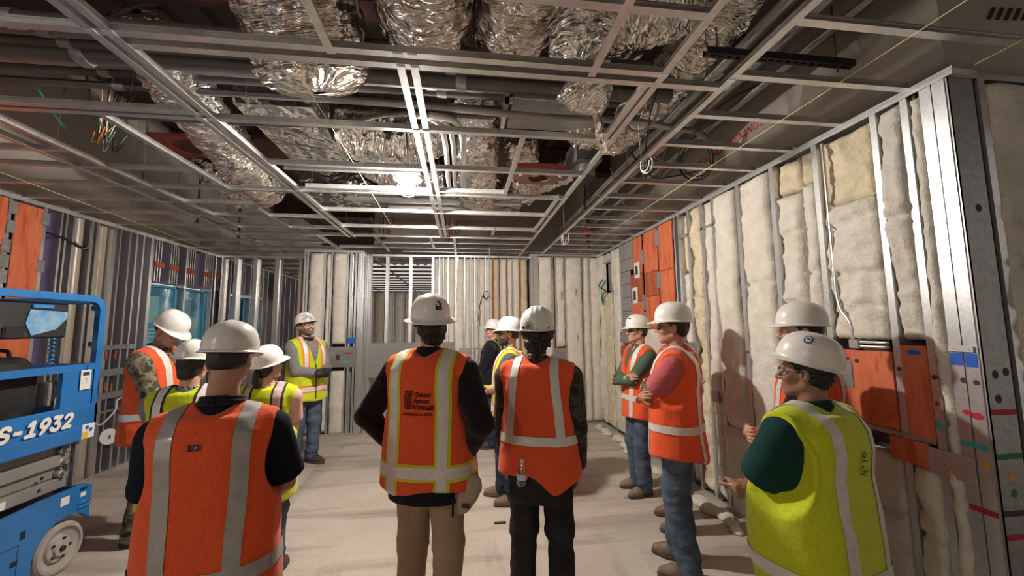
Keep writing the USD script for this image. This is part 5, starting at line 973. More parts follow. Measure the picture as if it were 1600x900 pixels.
        if vest.get('edge'):
            for sd in (-1, 1):
              def pipe_d(p):
                q = np.stack([np.abs(p[:, 0]), p[:, 1], p[:, 2]], 1); return smax(vest_d(p) - .007, np.maximum(-.013 - arm_d(q), 1.13 - p[:, 2]), .004)
              put('armhole_piping', snet(pipe_d, V3(-.42 if sd < 0 else .03, -.30, 1.10), V3(-.03 if sd < 0 else .42, .30, 1.60), .0075 * res), vest['edge'], vt)
        if vest.get('print'):
            for fn in vest['print']: 
                v, f, m, nm = fn; Pq = on_surface(V, N, v[:, :2] if v.shape[1] == 2 else v[:, [0, 1]], .0, lambda vv, n: n[:, 1] < -.35); Pq[:, 1] -= .0075 + (v[:, 2] if v.shape[1] > 2 else 0); put(nm, (Pq, f), m, vt, smooth=False)
    # ---- hair, beard, glasses, eyes, hat in the head's frame
    puth = lambda name, VF, m, par=root, **k: put(name, (frh(VF[0]), VF[1]), m, par, **k)
    if hair:
        ln = hair.get('nape', -.075); vol = hair.get('vol', .0); wv = hair.get('wave', .003)
        def hair_d(p):
            q = np.stack([np.abs(p[:, 0]), p[:, 1], p[:, 2]], 1); d = ell(q, (0, -.016, .030), (.082 + vol, .101 + vol, .094)); d = smin(d, ell(q, (0, -.050, -.03 + .5 * (ln + .075)), (.062 + vol * .9, .050 + vol * .9, .052 - .6 * (ln + .075))), .03)
            d = smax(d, p[:, 1] - (hair.get('front', .018) + .95 * (p[:, 2] - .015)), .006); d = smax(d, ln - p[:, 2] + 1.2 * np.clip(p[:, 1] + .03, 0, .06), .026); return smax(d, p[:, 2] - .10, .01)
        V, F = snet(hair_d, V3(-.15, -.19, -.2), V3(.15, .13, .15), .0058 * res); V = wrinkle(V, F, wv * 2, (45, 45, 45) if wv > .004 else (60, 60, 25), seed + 9, ridged=False); hr = puth('hair', (V, F), hair['mat'])
        if hair.get('tail'):
            P = spline(hair['tail'], 24); V, F = tube(P, np.interp(np.linspace(0, 1, 24), [0, .15, .6, 1], [.018, .026, .024, .006]), 14); puth('ponytail', (wrinkle(V, F, .006, (50, 50, 12), 3, ridged=False), F), hair['mat'], hr)
    if beard:
        def beard_d(p): 
            d = head_sdf(p, ears=False) - beard.get('thick', .006); q = np.stack([np.abs(p[:, 0]), p[:, 1], p[:, 2]], 1); d = smax(d, p[:, 2] + .048 - .35 * np.clip(.045 - p[:, 1], 0, .06), .006); d = smax(d, -(p[:, 1] - .0), .006); return smax(d, -ell(q, (0, .098, -.071), (.024, .03, .011)), .004)
        V, F = snet(beard_d, V3(-.1, -.03, -.15), V3(.1, .13, .0), .0052 * res); puth('beard', (wrinkle(V, F, .003, (90, 90, 90), 4, ridged=False), F), beard['mat'])
    if eyes:
        for sd in (-1, 1):
            e = puth('eye', (trimesh.creation.icosphere(2, .0118).vertices + [sd * .031, .0815, .004], trimesh.creation.icosphere(2).faces), 'eye_white'); puth('iris', (trimesh.creation.icosphere(1, .0056).vertices * [1, .4, 1] + [sd * .031, .0925, .004], trimesh.creation.icosphere(1).faces), 'eye_dark', e)
    if glasses:
        gl = thing('glasses', parent=root); 
        def lens(sd):
            t = np.linspace(0, 2 * math.pi, 26, endpoint=False); k = glasses.get('size', 1.0); o = np.stack([.031 + .027 * k * np.sign(np.cos(t)) * np.abs(np.cos(t)) ** .7, .001 + .0175 * k * np.sign(np.sin(t)) * np.abs(np.sin(t)) ** .75], 1)
            y = .104 - 6.5 * o[:, 0] ** 2; A = np.stack([sd * o[:, 0], y, o[:, 1]], 1); return A
        for sd in (-1, 1):
            A = lens(sd); c = A.mean(0) + [0, .003, 0]; B_ = A - [0, .0025, 0]; n = len(A); k = np.arange(n); V = np.vstack([A, B_, c]); F = np.vstack([np.stack([k, (k + 1) % n, np.full(n, 2 * n)], 1), np.stack([k, k + n, (k + 1) % n], 1), np.stack([(k + 1) % n, k + n, (k + 1) % n + n], 1)])
            puth('lens', (V, F), glasses['lens'], gl); puth('rim', MB().tube(np.vstack([A, A[:2]]), .0018, 5, False).mesh(), glasses['frame'], gl)
            puth('temple_arm', MB().tube([(sd * .056, .085, .006), (sd * .074, .05, .008), (sd * .083, .0, .006), (sd * .083, -.022, -.006)], .0024, 6).mesh(), glasses['frame'], gl)
        puth('bridge', MB().tube([(-.006, .106, .006), (.006, .106, .006)], .002, 6).mesh(), glasses['frame'], gl)
    if hat:
        Rt = rot(0, hat.get('tilt', 0), hat.get('roll', 0)); k = hat.get('size', 1.0); hz = V3(0, hat.get('y', -.008), hat.get('z', .012)); mp = lambda v: (v * k) @ Rt.T + hz
        V, F = hat_mesh(hat.get('full', False), hat.get('ridge', 1), brim=hat.get('brim', .045), back=hat.get('back', .010)); ht = puth('hard_hat', (mp(V), F), hat.get('mat', 'hat_white'))
        t = np.linspace(0, 2 * math.pi, 40); puth('headband', MB().tube(mp(np.stack([.090 * np.cos(t), .108 * np.sin(t), np.full(40, .028)], 1)), .006, 6, False).mesh(), 'black_rubber', ht)
        puth('adjust_knob', MB().lathe([(0, 0), (.016, 0), (.018, .006), (.016, .012), (0, .012)], (0, -.128, .018), (0, -1, 0), 14).mesh() if not hat.get('noknob') else MB().lathe([(0, 0), (.006, 0), (.006, .004), (0, .004)], (0, -.118, .02), (0, -1, 0), 8).mesh(), 'black_rubber', ht) if False else None
        for st in hat.get('stickers', ()):   # (azimuth, height 0..1, half width, half height, material, marks)
            az, hh, w_, h_, m_, marks = st; 
            def dome(u, v, off):
                A = math.radians(az) + u / .12; q = math.pi / 2 * (1 - np.clip(hh + v / .15, 0.02, .98)); r = np.sin(q) ** .82; return np.stack([-(.110 + off) * r * np.sin(A), (.132 + off) * r * np.cos(A), .052 + (.122 + off) * np.cos(q) ** .9], -1)
            def patch(u0, u1, v0, v1, off, m, rd=False, nm='sticker'):
                if rd: 
                    t = np.linspace(0, 2 * math.pi, 24, endpoint=False); c = ((u0 + u1) / 2, (v0 + v1) / 2); rr = (u1 - u0) / 2; U = np.concatenate([[c[0]], c[0] + rr * .5 * np.cos(t), c[0] + rr * np.cos(t)]); W_ = np.concatenate([[c[1]], c[1] + rr * .5 * np.sin(t), c[1] + rr * np.sin(t)]); i = np.arange(24); j = (i + 1) % 24
                    F = np.vstack([np.stack([0 * i, 1 + i, 1 + j], 1), np.stack([1 + i, 25 + i, 25 + j], 1), np.stack([1 + i, 25 + j, 1 + j], 1)])
                else:
                    U, W_ = np.meshgrid(np.linspace(u0, u1, 6), np.linspace(v0, v1, 6)); i = np.arange(36).reshape(6, 6); F = np.stack([i[:-1, :-1], i[:-1, 1:], i[1:, 1:], i[1:, :-1]], -1).reshape(-1, 4); F = np.vstack([F[:, [0, 1, 2]], F[:, [0, 2, 3]]]); U, W_ = U.ravel(), W_.ravel()
                puth(nm, (mp(dome(U, W_, off)), F), m, ht)
            patch(-w_, w_, -h_, h_, .0022, m_, rd=(h_ == w_ and marks and marks[0] == 'round'))
            for mk in (marks or ()):
                if mk == 'round': continue
                if isinstance(mk[0], str):
                    tm = meshkit.text_mesh(mk[0], mk[3], .0004, bold=True); vv = np.array(tm.vertices); wd = vv[:, 0].max(); puth('sticker_mark', (mp(dome(-(vv[:, 0] - wd / 2) * -1 + mk[1] if mk[5] > 0 else (wd / 2 - vv[:, 0]) + mk[1], vv[:, 1] + mk[2], .0036)), np.array(tm.faces)), mk[4], ht)
                else: u0, u1, v0, v1, m2, rd, off = mk; patch(u0, u1, v0, v1, off, m2, rd, 'sticker_mark')
    if extra: extra(root, put, puth, J, LG, s)
    return root

# ---- people materials
mat('skin_light', (0.56, 0.315, 0.215), 0.48, var=(14, .08), spec=.35); mat('skin_tan', (0.46, 0.245, 0.160), 0.48, var=(14, .08), spec=.35); mat('skin_brown', (0.31, 0.155, 0.095), 0.45, var=(14, .08), spec=.4)
mat('hair_black', (0.012, 0.010, 0.009), 0.5, bump=(160, .5, .003)); mat('hair_brown', (0.045, 0.024, 0.014), 0.5, bump=(160, .5, .003)); mat('beard_dark', (0.035, 0.022, 0.016), 0.7, var=(160, .5, 2), bump=(220, .4, .002)); mat('beard_grey', (0.14, 0.115, 0.10), 0.75, var=(140, .6, 2), bump=(220, .4, .002))
mat('eye_white', (0.75, 0.72, 0.68), 0.25); mat('eye_dark', (0.02, 0.012, 0.008), 0.2)
mat('hat_white', (0.80, 0.765, 0.72), 0.26, spec=.5, var=(4, .04)); mat('hat_scuffed', (0.80, 0.765, 0.72), 0.36, var=(9, .3, 8), ramp=[(.30, (.16, .15, .145)), (.40, (.50, .48, .46)), (.46, (.80, .77, .73)), (1, (.80, .77, .73))]); mat('sticker_black', (0.015, 0.015, 0.02), 0.4); mat('sticker_white', (0.75, 0.73, 0.70), 0.4); mat('sticker_blue', (0.06, 0.14, 0.26), 0.4)
for nm, c in (('vest_orange', (0.82, 0.105, 0.030)), ('vest_yellow', (0.54, 0.60, 0.015)), ('vest_lime', (0.58, 0.66, 0.025))):
    mat(nm, c, .85, sheen=.2, spec=.15, var=(160, .10, 2), bump=(13, .38, .022), stretch=(1, 1, .55))
mat('vest_orange_dark', (0.80, 0.075, 0.018), .85, spec=.15)
mat('tape_lit', (0.72, 0.69, 0.65), .38, .15, var=(22, .10), bump=(60, .10, .001)); mat('tape_silver', (0.42, 0.40, 0.37), .34, .35, var=(22, .12), bump=(60, .10, .001)); mat('tape_pink', (0.55, 0.36, 0.33), .45, .1); mat('trim_yellow', (0.62, 0.66, 0.02), .8); mat('trim_orange', (0.86, 0.16, 0.03), .8); mat('trim_black', (0.02, 0.02, 0.02), .8)  # same reflective tape twice: catching light, and turned from it, put into the colour
mat('cloth_black', (0.013, 0.013, 0.016), .95, sheen=.15, spec=.12, bump=(12, .5, .025)); mat('cloth_navy', (0.010, 0.012, 0.020), .9, spec=.15, bump=(260, .2, .001)); mat('cloth_green', (0.010, 0.044, 0.040), .9, spec=.15, bump=(11, .45, .022)); mat('cloth_olive', (0.085, 0.125, 0.085), .9, spec=.15); mat('cloth_pink', (0.50, 0.115, 0.13), .9, spec=.15, var=(200, .1, 2), bump=(12, .45, .022)); mat('cloth_palepink', (0.66, 0.40, 0.37), .9); mat('cloth_grey', (0.20, 0.195, 0.19), .95, var=(90, .2, 2), bump=(14, .5, .025)); mat('cloth_charcoal', (0.085, 0.088, 0.095), .95)
mat('denim', (0.088, 0.115, 0.165), .9, var=(6, .45, 7), bump=(16, .55, .022), stretch=(1, 1, 1.7), spec=.15); mat('denim_dark', (0.030, 0.042, 0.068), .9, var=(7, .35, 6), bump=(16, .55, .022), stretch=(1, 1, 1.7), spec=.15); mat('denim_black', (0.030, 0.031, 0.034), .9, var=(7, .35, 6), bump=(16, .55, .022), stretch=(1, 1, 1.7), spec=.15); mat('khaki', (0.40, 0.29, 0.195), .9, var=(9, .07), bump=(11, .45, .022), stretch=(1, 1, 1.3), spec=.15); mat('khaki_seam', (0.22, 0.155, 0.10), .9); mat('denim_seam', (0.03, 0.035, 0.05), .9)
mat('boot_brown', (0.20, 0.125, 0.085), .65, var=(18, .2)); mat('boot_dark', (0.055, 0.045, 0.038), .65, var=(18, .2)); mat('boot_tan', (0.27, 0.19, 0.14), .7, var=(18, .2)); mat('boot_sole', (0.07, 0.052, 0.040), .8); mat('glove', (0.022, 0.022, 0.025), .8); mat('canvas_tan', (0.42, 0.33, 0.22), .9, var=(20, .1))
mat('camo', (0.1, 0.1, 0.1), .9, var=(13, .2, 2), ramp=[(0, (.03, .022, .016)), (.42, (.045, .03, .02)), (.43, (.10, .095, .055)), (.50, (.12, .105, .06)), (.51, (.24, .19, .125)), (.58, (.26, .21, .14)), (.59, (.055, .06, .03)), (1, (.06, .065, .035))]); mat('camo_dark', (0.1, 0.1, 0.1), .9, var=(11, .2, 3), ramp=[(0, (.012, .010, .009)), (.45, (.02, .015, .012)), (.46, (.07, .05, .035)), (.54, (.08, .06, .045)), (.55, (.025, .022, .018)), (.66, (.03, .025, .02)), (.67, (.12, .09, .065)), (1, (.12, .1, .07))])
mat('lens_dark', (0.01, 0.009, 0.008), .08, spec=.7, coat=.5)
LOOKS['lens_clear'] = usdkit.material(stage, '/World/Looks/lens_clear', {'t': ('transparent_bsdf', {'color': (.92, .94, .95)}), 'g': ('glossy_bsdf', {'color': (1, 1, 1), 'roughness': .03}), 'f': ('fresnel', {'IOR': 1.5}), 'm': ('mix_closure', {})}, [('f.fac', 'm.fac'), ('t.BSDF', 'm.closure1'), ('g.BSDF', 'm.closure2')], surface='m.closure')
mat('frame_black', (0.012, 0.012, 0.012), .35)
# ================================================================ the fourteen people
CLASP = lambda x=.02, y=.27, z=1.05: dict(R=dict(w=(x, y, z), pole=(.8, -.7, -.5), f=(-.9, .35, 0), n=(0, -1, .15), curl=.75), L=dict(w=(x + .015, y + .02, z + .015), pole=(.8, -.7, -.5), f=(-.9, .4, 0), n=(0, -1, -.1), curl=.75))
CROSS = dict(R=dict(w=(-.11, .20, 1.19), pole=(1, .25, -.9), f=(-1, -.25, .35), n=(0, -1, 0), curl=.45), L=dict(w=(-.09, .255, 1.14), pole=(1, .25, -.9), f=(-1, -.35, .25), n=(0, -1, 0), curl=.45))
def flat_print(items):
    """(text, x, z, height, material) lines and free shapes as flat prints on a vest's back; x is left to right as read from behind."""
    out = []
    for it in items:
        if isinstance(it[0], str):
            tm = meshkit.text_mesh(it[0], it[3], .0006, bold=it[5] if len(it) > 5 else True); v = np.array(tm.vertices); v[:, 0] += it[1] + (it[6] if len(it) > 6 else 0) * v[:, 1]; v[:, 1] += it[2]; out.append((v, np.array(tm.faces), it[4], 'lettering'))
        else: v, f, m = it; out.append((np.asarray(v, float), np.asarray(f, int), m, 'emblem'))
    return out
def strip_poly(pts, w):
    pts = np.array(pts, float); n = len(pts); V = np.vstack([pts + [0, w / 2], pts - [0, w / 2]]); i = np.arange(n - 1)
    return V, np.vstack([np.stack([i, i + n, i + 1], 1), np.stack([i + 1, i + n, i + n + 1], 1)])
def ring_poly(cx, cz, r0, r1, n=20, a0=0, a1=2 * math.pi):
    t = np.linspace(a0, a1, n); V = np.vstack([np.stack([cx + r0 * np.cos(t), cz + r0 * np.sin(t)], 1), np.stack([cx + r1 * np.cos(t), cz + r1 * np.sin(t)], 1)]); i = np.arange(n - 1)
    return V, np.vstack([np.stack([i, i + n, i + 1], 1), np.stack([i + 1, i + n, i + n + 1], 1)])

# 1: nearest man on the left
person('man in dark polo and plain orange vest, seen from behind beside the blue lift', (-.955, 1.72), 12, H=1.58, g=1.13, vw=1.03, neckl=.05, headx=.02, skin='skin_tan', head=(-4, -2, 0), hem=.62, neckw=1.15, seed=1, res=.9,
    shirt=dict(mat='cloth_navy', sleeve='short', collar='cloth_black', loose=.022, slen=.25), pants=dict(mat='denim_dark'), boots='boot_dark', hat=dict(ridge=1, brim=.05, tilt=-3, roll=1.5, back=.012), hair=dict(mat='hair_black', nape=-.04, wave=.001, vol=-.002),
    glasses=dict(lens='lens_dark', frame='frame_black'), arms=dict(R=dict(w=(.17, .27, 1.0), pole=(1, -.9, -.6), f=(-.7, .8, .1), n=(-.6, -.2, -1), curl=.5), L=dict(w=(.16, .28, 1.05), pole=(.6, -1, -.6), f=(-.6, .8, .1), n=(0, -.5, -1), curl=.6)),
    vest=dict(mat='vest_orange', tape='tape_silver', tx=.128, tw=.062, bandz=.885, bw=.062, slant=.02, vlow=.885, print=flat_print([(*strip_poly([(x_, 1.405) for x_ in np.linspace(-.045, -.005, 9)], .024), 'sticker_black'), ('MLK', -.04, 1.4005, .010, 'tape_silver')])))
# 2: woman in the grey hoodie behind him
person('woman in grey hoodie and yellow vest half hidden behind the man by the lift', (-1.63, 2.62), 10, H=1.53, g=1.0, fem=1, head=(-8, -4, 0), seed=2, eyes=False, shirt=dict(mat='cloth_grey', loose=.022), pants=dict(mat='denim_dark'), boots='boot_dark',
    hat=dict(ridge=1, tilt=-4), hair=dict(mat='hair_black', nape=-.12, vol=.006), arms=CLASP(), vest=dict(mat='vest_yellow', tape='tape_lit', trim='trim_black', tx=.12))
# 3: woman with the ponytail
person('woman with long dark ponytail and pale pink shirt sleeves under a yellow vest', (-1.35, 2.98), 4, H=1.485, g=.98, fem=1, head=(-30, 12, 4), seed=3, eyes=False, shirt=dict(mat='cloth_palepink', sleeve='short', loose=.018), pants=dict(mat='denim'), boots='boot_dark', hem=.62,
    hat=dict(ridge=0, full=False, brim=.06, back=.018, tilt=5), hair=dict(mat='hair_black', nape=-.09, tail=[(0, -.10, .0), (0, -.125, -.06), (.0, -.125, -.16), (.005, -.115, -.27)]), arms=CLASP(.03, .26, 1.03), vest=dict(mat='vest_yellow', tape='tape_pink', trim='trim_black', tx=.115, tw=.055, bandz=.93, vlow=.9, fold=.012))
# 4: man in camouflage looking down
person('man in camouflage shirt and orange vest looking down before the blue window', (-2.50, 3.62), -86, H=1.77, g=1.08, skin='skin_tan', head=(-14, -26, 0), seed=4, shirt=dict(mat='camo', loose=.018, collar='camo'), pants=dict(mat='camo'), boots='boot_tan', hat=dict(ridge=1, brim=.055, tilt=-6), hair=dict(mat='hair_black', nape=-.03, vol=-.003, wave=.001),
    arms=CLASP(.03, .28, 1.10), vest=dict(mat='vest_orange', tape='tape_lit', tx=.12, bandz=1.0, slant=.02))
# 5: the bearded speaker
def _gloves(root, put, puth, J, LG, s):
    for k in 'RL':
        j = J[k]; ax = (j['W'] - j['E']) / np.linalg.norm(j['W'] - j['E']); c = j['W'] + np.asarray(j['f']) / np.linalg.norm(j['f']) * .08
        g = lambda p: smax(smin(hand_sdf(p, j['W'], j['f'], j['n'], j['side'], j['curl']) - .0035, rcone(p, j['E'], j['W'], .046, .036), .012), -((p - j['W']) @ ax) - .035, .003); put('glove', snet(g, c - .16, c + .16, .0055), 'glove')
    P = [(.0, .16, z) for z in np.linspace(.80, 1.28, 16)]
person('bearded man in grey sweatshirt, dark gloves and pocketed yellow vest facing the group', (-1.93, 5.20), -122, H=1.795, g=1.06, head=(-6, 16, 4), seed=5, shirt=dict(mat='cloth_grey', loose=.02, hem=.84, collar='cloth_black'), pants=dict(mat='denim', pockets='denim_seam'), boots='boot_dark', hat=dict(ridge=1, brim=.05, tilt=-1, mat='hat_scuffed', stickers=[(62, .45, .016, .014, 'sticker_black', None), (10, .42, .02, .006, 'sticker_blue', None)]),
    hair=dict(mat='beard_grey', nape=-.05, vol=-.002), beard=dict(mat='beard_grey', thick=.008), glasses=dict(lens='lens_clear', frame='frame_black'), arms=CLASP(.015, .27, 1.12), extra=_gloves, feet=dict(R=(.10, -.02, -14), L=(-.10, .05, 6)),
    vest=dict(mat='vest_yellow', tape='tape_lit', trim='trim_orange', tx=.12, tw=.045, bandz=(.92,), bw=.05, vlow=1.16, vneck=1.2, open=False, patches=[(-.17, -.06, 1.10, 1.165, 'vest_lime', 'chest_pocket'), (.06, .17, 1.10, 1.165, 'vest_lime', 'chest_pocket'), (-.17, -.05, .965, 1.05, 'vest_lime', 'hip_pocket'), (.05, .17, .965, 1.05, 'vest_lime', 'hip_pocket'), (-.006, .006, .80, 1.22, 'trim_black', 'zipper')]))
# 6: the man in the middle, hands on his hips
wav = []
for k in range(9):
    z = 1.335 - .0108 * k; x0 = -.062 + (.004 if k < 2 else -.003); wav.append((*strip_poly([(x0 - .006 + .014 * t, z + .0035 * math.sin(t * 3.1) + .002) for t in np.linspace(0, 3.2, 9)], .0062), 'cloth_black'))
def _belt_cap(root, put, puth, J, LG, s):
    t = thing('belt_pouch', parent=root, label='tan canvas cap with a dark stitched tag hanging from the belt'); P = trimesh.creation.icosphere(3, 1.0); v = np.array(P.vertices); v = v * [.075, .035, .105]; v[:, 0] += .03 * np.sin(v[:, 2] * 16); v = wrinkle(v, P.faces, .004, (20, 20, 20), 3) + [.235, -.075, .80]
    put('cap_cloth', (v, np.array(P.faces)), 'canvas_tan', t); put('hanging_strap', MB().tube(spline([(.19, -.12, .88), (.185, -.13, .78), (.18, -.12, .70)], 8), .006, 6).mesh(), 'cloth_black', t); put('stitched_tag', MB().box((.225, -.113, .742), (.268, -.108, .765), .001).mesh(), 'mark_dark', t)
person('man with orange vest lettered in black and khaki trousers, hands on his hips', (-.175, 2.27), -19, H=1.775, g=1.06, vw=1.03, skin='skin_light', head=(38, 9, -3), hem=.825, seed=6, res=.85, shirt=dict(mat='cloth_black', loose=.024, hem=.755, collar='cloth_black'), pants=dict(mat='khaki', pockets='khaki_seam', loose=.016, crotch=.735), boots='boot_brown',
    hat=dict(full=True, ridge=1, tilt=0, brim=.045, stickers=[(188, .34, .021, .021, 'sticker_black', [(-.012, .006, -.004, .012, 'sticker_white', False, .0032), ('OAK', 0, -.016, .006, 'sticker_white', 1)])]), hair=dict(mat='hair_black', nape=-.125, vol=.010, wave=.008),
    arms=dict(R=dict(w=(.205, .03, .97), pole=(1, -.9, .1), f=(-.2, .9, -.35), n=(-1, -.2, 0), curl=.5), L=dict(w=(.215, .02, .97), pole=(1, -.35, .1), f=(-.1, .9, -.35), n=(-1, -.2, 0), curl=.5)), extra=_belt_cap,
    vest=dict(mat='vest_orange', tape='tape_lit', trim='trim_yellow', tx=.135, tw=.052, bandz=.925, bw=.056, print=flat_print(wav + [('Owen', -.014, 1.311, .024, 'cloth_black', True, .18), ('Ames', -.020, 1.278, .024, 'cloth_black', True, .18), ('Kimball', -.025, 1.245, .024, 'cloth_black', True, .18), ('Building Since 1891', -.078, 1.215, .0125, 'cloth_black', True, .1)])))
# 7: man in the black jacket far back
def _roundels(root, put, puth, J, LG, s):
    for x, z in ((-.07, 1.30), (-.10, 1.22), (-.135, 1.14), (-.16, 1.08)):
        t = np.linspace(0, 2 * math.pi, 20); put('roundel', MB().tube(np.stack([x - .04 + .026 * np.cos(t) * .5, .135 + .024 * np.cos(t) * .6, z + .026 * np.sin(t)], 1), .005, 5, False).mesh(), 'sticker_white')
person('man in black jacket with white roundels and yellow straps, wearing sunglasses', (.41, 5.56), 74, H=1.70, g=1.0, head=(4, 10, 0), seed=7, shirt=dict(mat='cloth_black', loose=.03, hem=.85, collar='cloth_black'), pants=dict(mat='denim_dark'), boots='boot_dark', hat=dict(ridge=1, brim=.055), hair=dict(mat='hair_black', nape=-.03, vol=-.002), glasses=dict(lens='lens_dark', frame='frame_black'), arms=CLASP(.02, .27, 1.08), extra=_roundels,
    vest=dict(mat='cloth_black', tape='vest_yellow', tx=.11, tw=.03, bandz=.9, bw=.04, armhole=.2), res=1.2)
# 8: bearded man in grey T-shirt
person('bearded man in grey T-shirt and yellow vest with clasped hands', (.45, 3.86), 82, H=1.685, g=1.14, head=(2, 4, 0), seed=8, shirt=dict(mat='cloth_charcoal', sleeve='short', loose=.018), pants=dict(mat='denim_dark'), boots='boot_brown', hat=dict(ridge=1, brim=.045), hair=dict(mat='hair_brown', nape=-.05), beard=dict(mat='beard_dark', thick=.009), glasses=dict(lens='lens_dark', frame='frame_black'), arms=CLASP(.02, .29, 1.04), feet=dict(R=(.1, .1, -6), L=(-.1, -.02, 8)),
    vest=dict(mat='vest_yellow', tape='tape_lit', trim='trim_orange', tx=.13, tw=.04, bandz=.95))
# 9: man in the dark camouflage shirt
def _bottle(root, put, puth, J, LG, s):
    t = thing('water_bottle', parent=root, label='clear plastic water bottle in the back pocket'); o = V3(-.075, -.165, .88)
    put('bottle_body', MB().lathe([(0, -.06), (.030, -.06), (.032, -.05), (.032, .03), (.022, .055), (.012, .065), (.012, .075)], o, (.05, -.15, 1), 18).mesh(), 'bottle_plastic', t); put('bottle_cap', MB().lathe([(0, .075), (.0145, .075), (.0145, .092), (0, .093)], o, (.05, -.15, 1), 14).mesh(), 'sticker_white', t); put('bottle_label', MB().lathe([(.0328, -.02), (.0328, .015)], o, (.05, -.15, 1), 18).mesh(), 'sticker_white', t)
LOOKS['bottle_plastic'] = usdkit.material(stage, '/World/Looks/bottle_plastic', {'t': ('transparent_bsdf', {'color': (.85, .87, .88)}), 'g': ('glossy_bsdf', {'color': (.9, .92, .93), 'roughness': .06}), 'm': ('mix_closure', {'fac': .3})}, [('t.BSDF', 'm.closure1'), ('g.BSDF', 'm.closure2')], surface='m.closure')
person('curly haired man in dark camouflage shirt and orange vest, water bottle in his back pocket', (.455, 2.33), -22, H=1.705, g=.98, vw=1.02, head=(6, 2, 0), hem=.865, seed=9, res=.85, shirt=dict(mat='camo_dark', loose=.026, collar='camo_dark', cuff='camo_dark'), pants=dict(mat='denim_black', pockets='denim_seam', loose=.016, crotch=.70), boots='boot_dark', hat=dict(ridge=3, mat='hat_scuffed', brim=.045, back=.006, tilt=2, noknob=True), hair=dict(mat='hair_black', nape=-.12, vol=.020, wave=.014),
    arms=dict(R=dict(w=(.235, .06, .86), pole=(.6, -1, 0), f=(-.15, .35, -1), n=(-1, 0, 0), curl=.35), L=dict(w=(.235, .05, .86), pole=(.6, -1, 0), f=(-.15, .35, -1), n=(-1, 0, 0), curl=.35)), extra=_bottle, feet=dict(R=(.13, .02, -8), L=(-.12, .0, 8)),
    vest=dict(mat='vest_orange', tape='tape_lit', tx=.138, tw=.05, bandz=1.075, bw=.052, slant=-.09, vlow=1.075, tail=-.07, tailx=.12, fold=.011))
# 10: man with crossed arms in the olive shirt
person('man in olive shirt with crossed arms and orange vest near the far corner', (1.80, 3.86), 92, H=1.70, g=1.0, head=(-8, 2, 0), seed=10, shirt=dict(mat='cloth_olive', sleeve='long', loose=.016), pants=dict(mat='denim', loose=.016), boots='boot_tan', hat=dict(ridge=1, brim=.05, stickers=[(25, .38, .02, .006, 'sticker_black', None), (-32, .38, .02, .006, 'sticker_black', None)]), hair=dict(mat='hair_brown', nape=-.07), glasses=dict(lens='lens_dark', frame='frame_black'), arms=CROSS, feet=dict(R=(.11, .03, -6), L=(-.10, .06, 10)),
    vest=dict(mat='vest_orange', tape='tape_lit', tx=.125, bandz=.99, slant=.02, fold=.012))
# 11: man in camouflage behind the pink shirt
person('man in camouflage sleeves and orange vest mostly hidden behind the pink shirted man', (1.82, 3.20), 75, H=1.755, g=1.05, head=(0, 0, 0), seed=11, eyes=False, shirt=dict(mat='camo', loose=.018), pants=dict(mat='denim_dark'), boots='boot_brown', hat=dict(ridge=1, brim=.05), hair=dict(mat='hair_brown', nape=-.05), arms=CROSS, feet=dict(R=(.14, .02, -4), L=(-.12, .04, 6)), vest=dict(mat='vest_orange', tape='tape_lit', tx=.125))
# 12: man in the pink T-shirt
person('man in pink T-shirt, orange vest and dark glasses with crossed arms', (1.49, 2.63), 54, H=1.745, g=1.02, vw=1.03, skin='skin_tan', head=(6, 3, 0), hem=.80, seed=12, res=.85, shirt=dict(mat='cloth_pink', sleeve='short', loose=.026, collar='cloth_pink'), pants=dict(mat='denim', pockets='denim_seam', loose=.018), boots='boot_brown', hat=dict(ridge=1, brim=.055, tilt=-2, z=.016), hair=dict(mat='hair_black', nape=-.075, vol=.002), glasses=dict(lens='lens_dark', frame='frame_black'), arms=CROSS, feet=dict(R=(.12, .06, -6), L=(-.11, -.02, 10)),
    vest=dict(mat='vest_orange', tape='tape_lit', tx=.125, bandz=1.0, bw=.05, slant=.0, tail=-.04, tailx=.0, fold=.013, armhole=.262))
# 13: man behind the woman in green
person('man in orange vest half hidden behind the woman in the lime vest', (1.93, 2.02), 50, H=1.715, g=1.05, head=(4, 2, 0), seed=13, shirt=dict(mat='cloth_black', sleeve='short', loose=.016), pants=dict(mat='denim_dark'), boots='boot_brown', hat=dict(ridge=0, brim=.05), hair=dict(mat='hair_black', nape=-.06), arms=CLASP(), vest=dict(mat='vest_orange', tape='tape_lit', tx=.125))
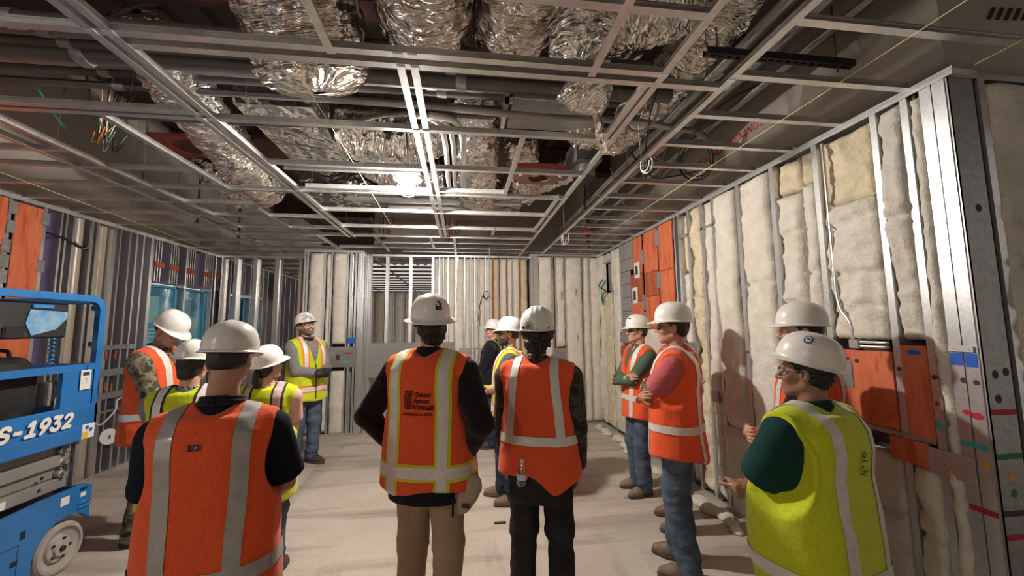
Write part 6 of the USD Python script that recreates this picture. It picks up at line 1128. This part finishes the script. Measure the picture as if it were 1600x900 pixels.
# 14: woman in the dark green shirt
G_ = [(*ring_poly(.010, 1.355, .009, .014), 'mark_dark'), (*strip_poly([(.006, 1.352), (.014, 1.352)], .012), 'mark_dark'), (*strip_poly([(-.010, 1.328), (.034, 1.328)], .005), 'mark_dark'), (*ring_poly(.0, 1.290, .015, .020, 18, 1.0, 5.6), 'mark_dark'), (*strip_poly([(.001, 1.287), (.016, 1.287)], .004), 'mark_dark'), ('bns', .012, 1.278, .013, 'mark_dark'), ('co', .012, 1.262, .008, 'mark_dark')]
def _ear(root, put, puth, J, LG, s):
    put('pocket_pen', MB().tube([(-.10, .185, 1.20), (-.105, .19, 1.27)], .006, 6).mesh(), 'sticker_white'); put('radio_clip', MB().box((-.13, .175, 1.17), (-.10, .21, 1.215), .006).mesh(), 'black_rubber')
    for sd in (-1, 1): puth('earring', MB().lathe([(0, -.003), (.003, 0), (0, .003)], (sd * .088, -.008, -.040), n=8).mesh(), 'zinc_bright')
person('woman in dark green shirt and lime vest with small dark logos, wearing glasses', (1.425, 1.49), 16, H=1.545, g=1.14, vw=1.08, fem=1, skin='skin_brown', head=(22, 3, 0), hem=.58, seed=14, res=.85, belly=.03, neckw=1.1, shirt=dict(mat='cloth_green', sleeve='short', loose=.032, collar='cloth_green', slen=.27), pants=dict(mat='denim_dark'), boots='boot_dark', hat=dict(ridge=0, brim=.055, tilt=13, z=.022, back=.012, size=1.04, stickers=[(84, .50, .021, .021, 'sticker_blue', ['round', (-.014, .014, -.014, .014, 'sticker_white', True, .0032), (-.008, .008, -.004, .004, 'sticker_blue', False, .0042)])]),
    hair=dict(mat='hair_black', nape=-.07, vol=.006, wave=.008), glasses=dict(lens='lens_clear', frame='frame_black', size=1.1), arms=dict(L=dict(w=(.08, .33, 1.03), pole=(.8, -.8, -.6), f=(-.6, .8, .15), n=(.2, .3, -1), curl=.6), R=dict(w=(.06, .32, 1.02), pole=(.8, -.8, -.6), f=(-.6, .8, .1), n=(0, .3, -1), curl=.6)), extra=_ear,
    vest=dict(mat='vest_lime', tape='tape_lit', edge='vest_yellow', tx=.115, tw=.055, bandz=.84, bw=.06, vlow=.84, fold=.012, ahx=.125, ahz=.22, print=flat_print(G_)))
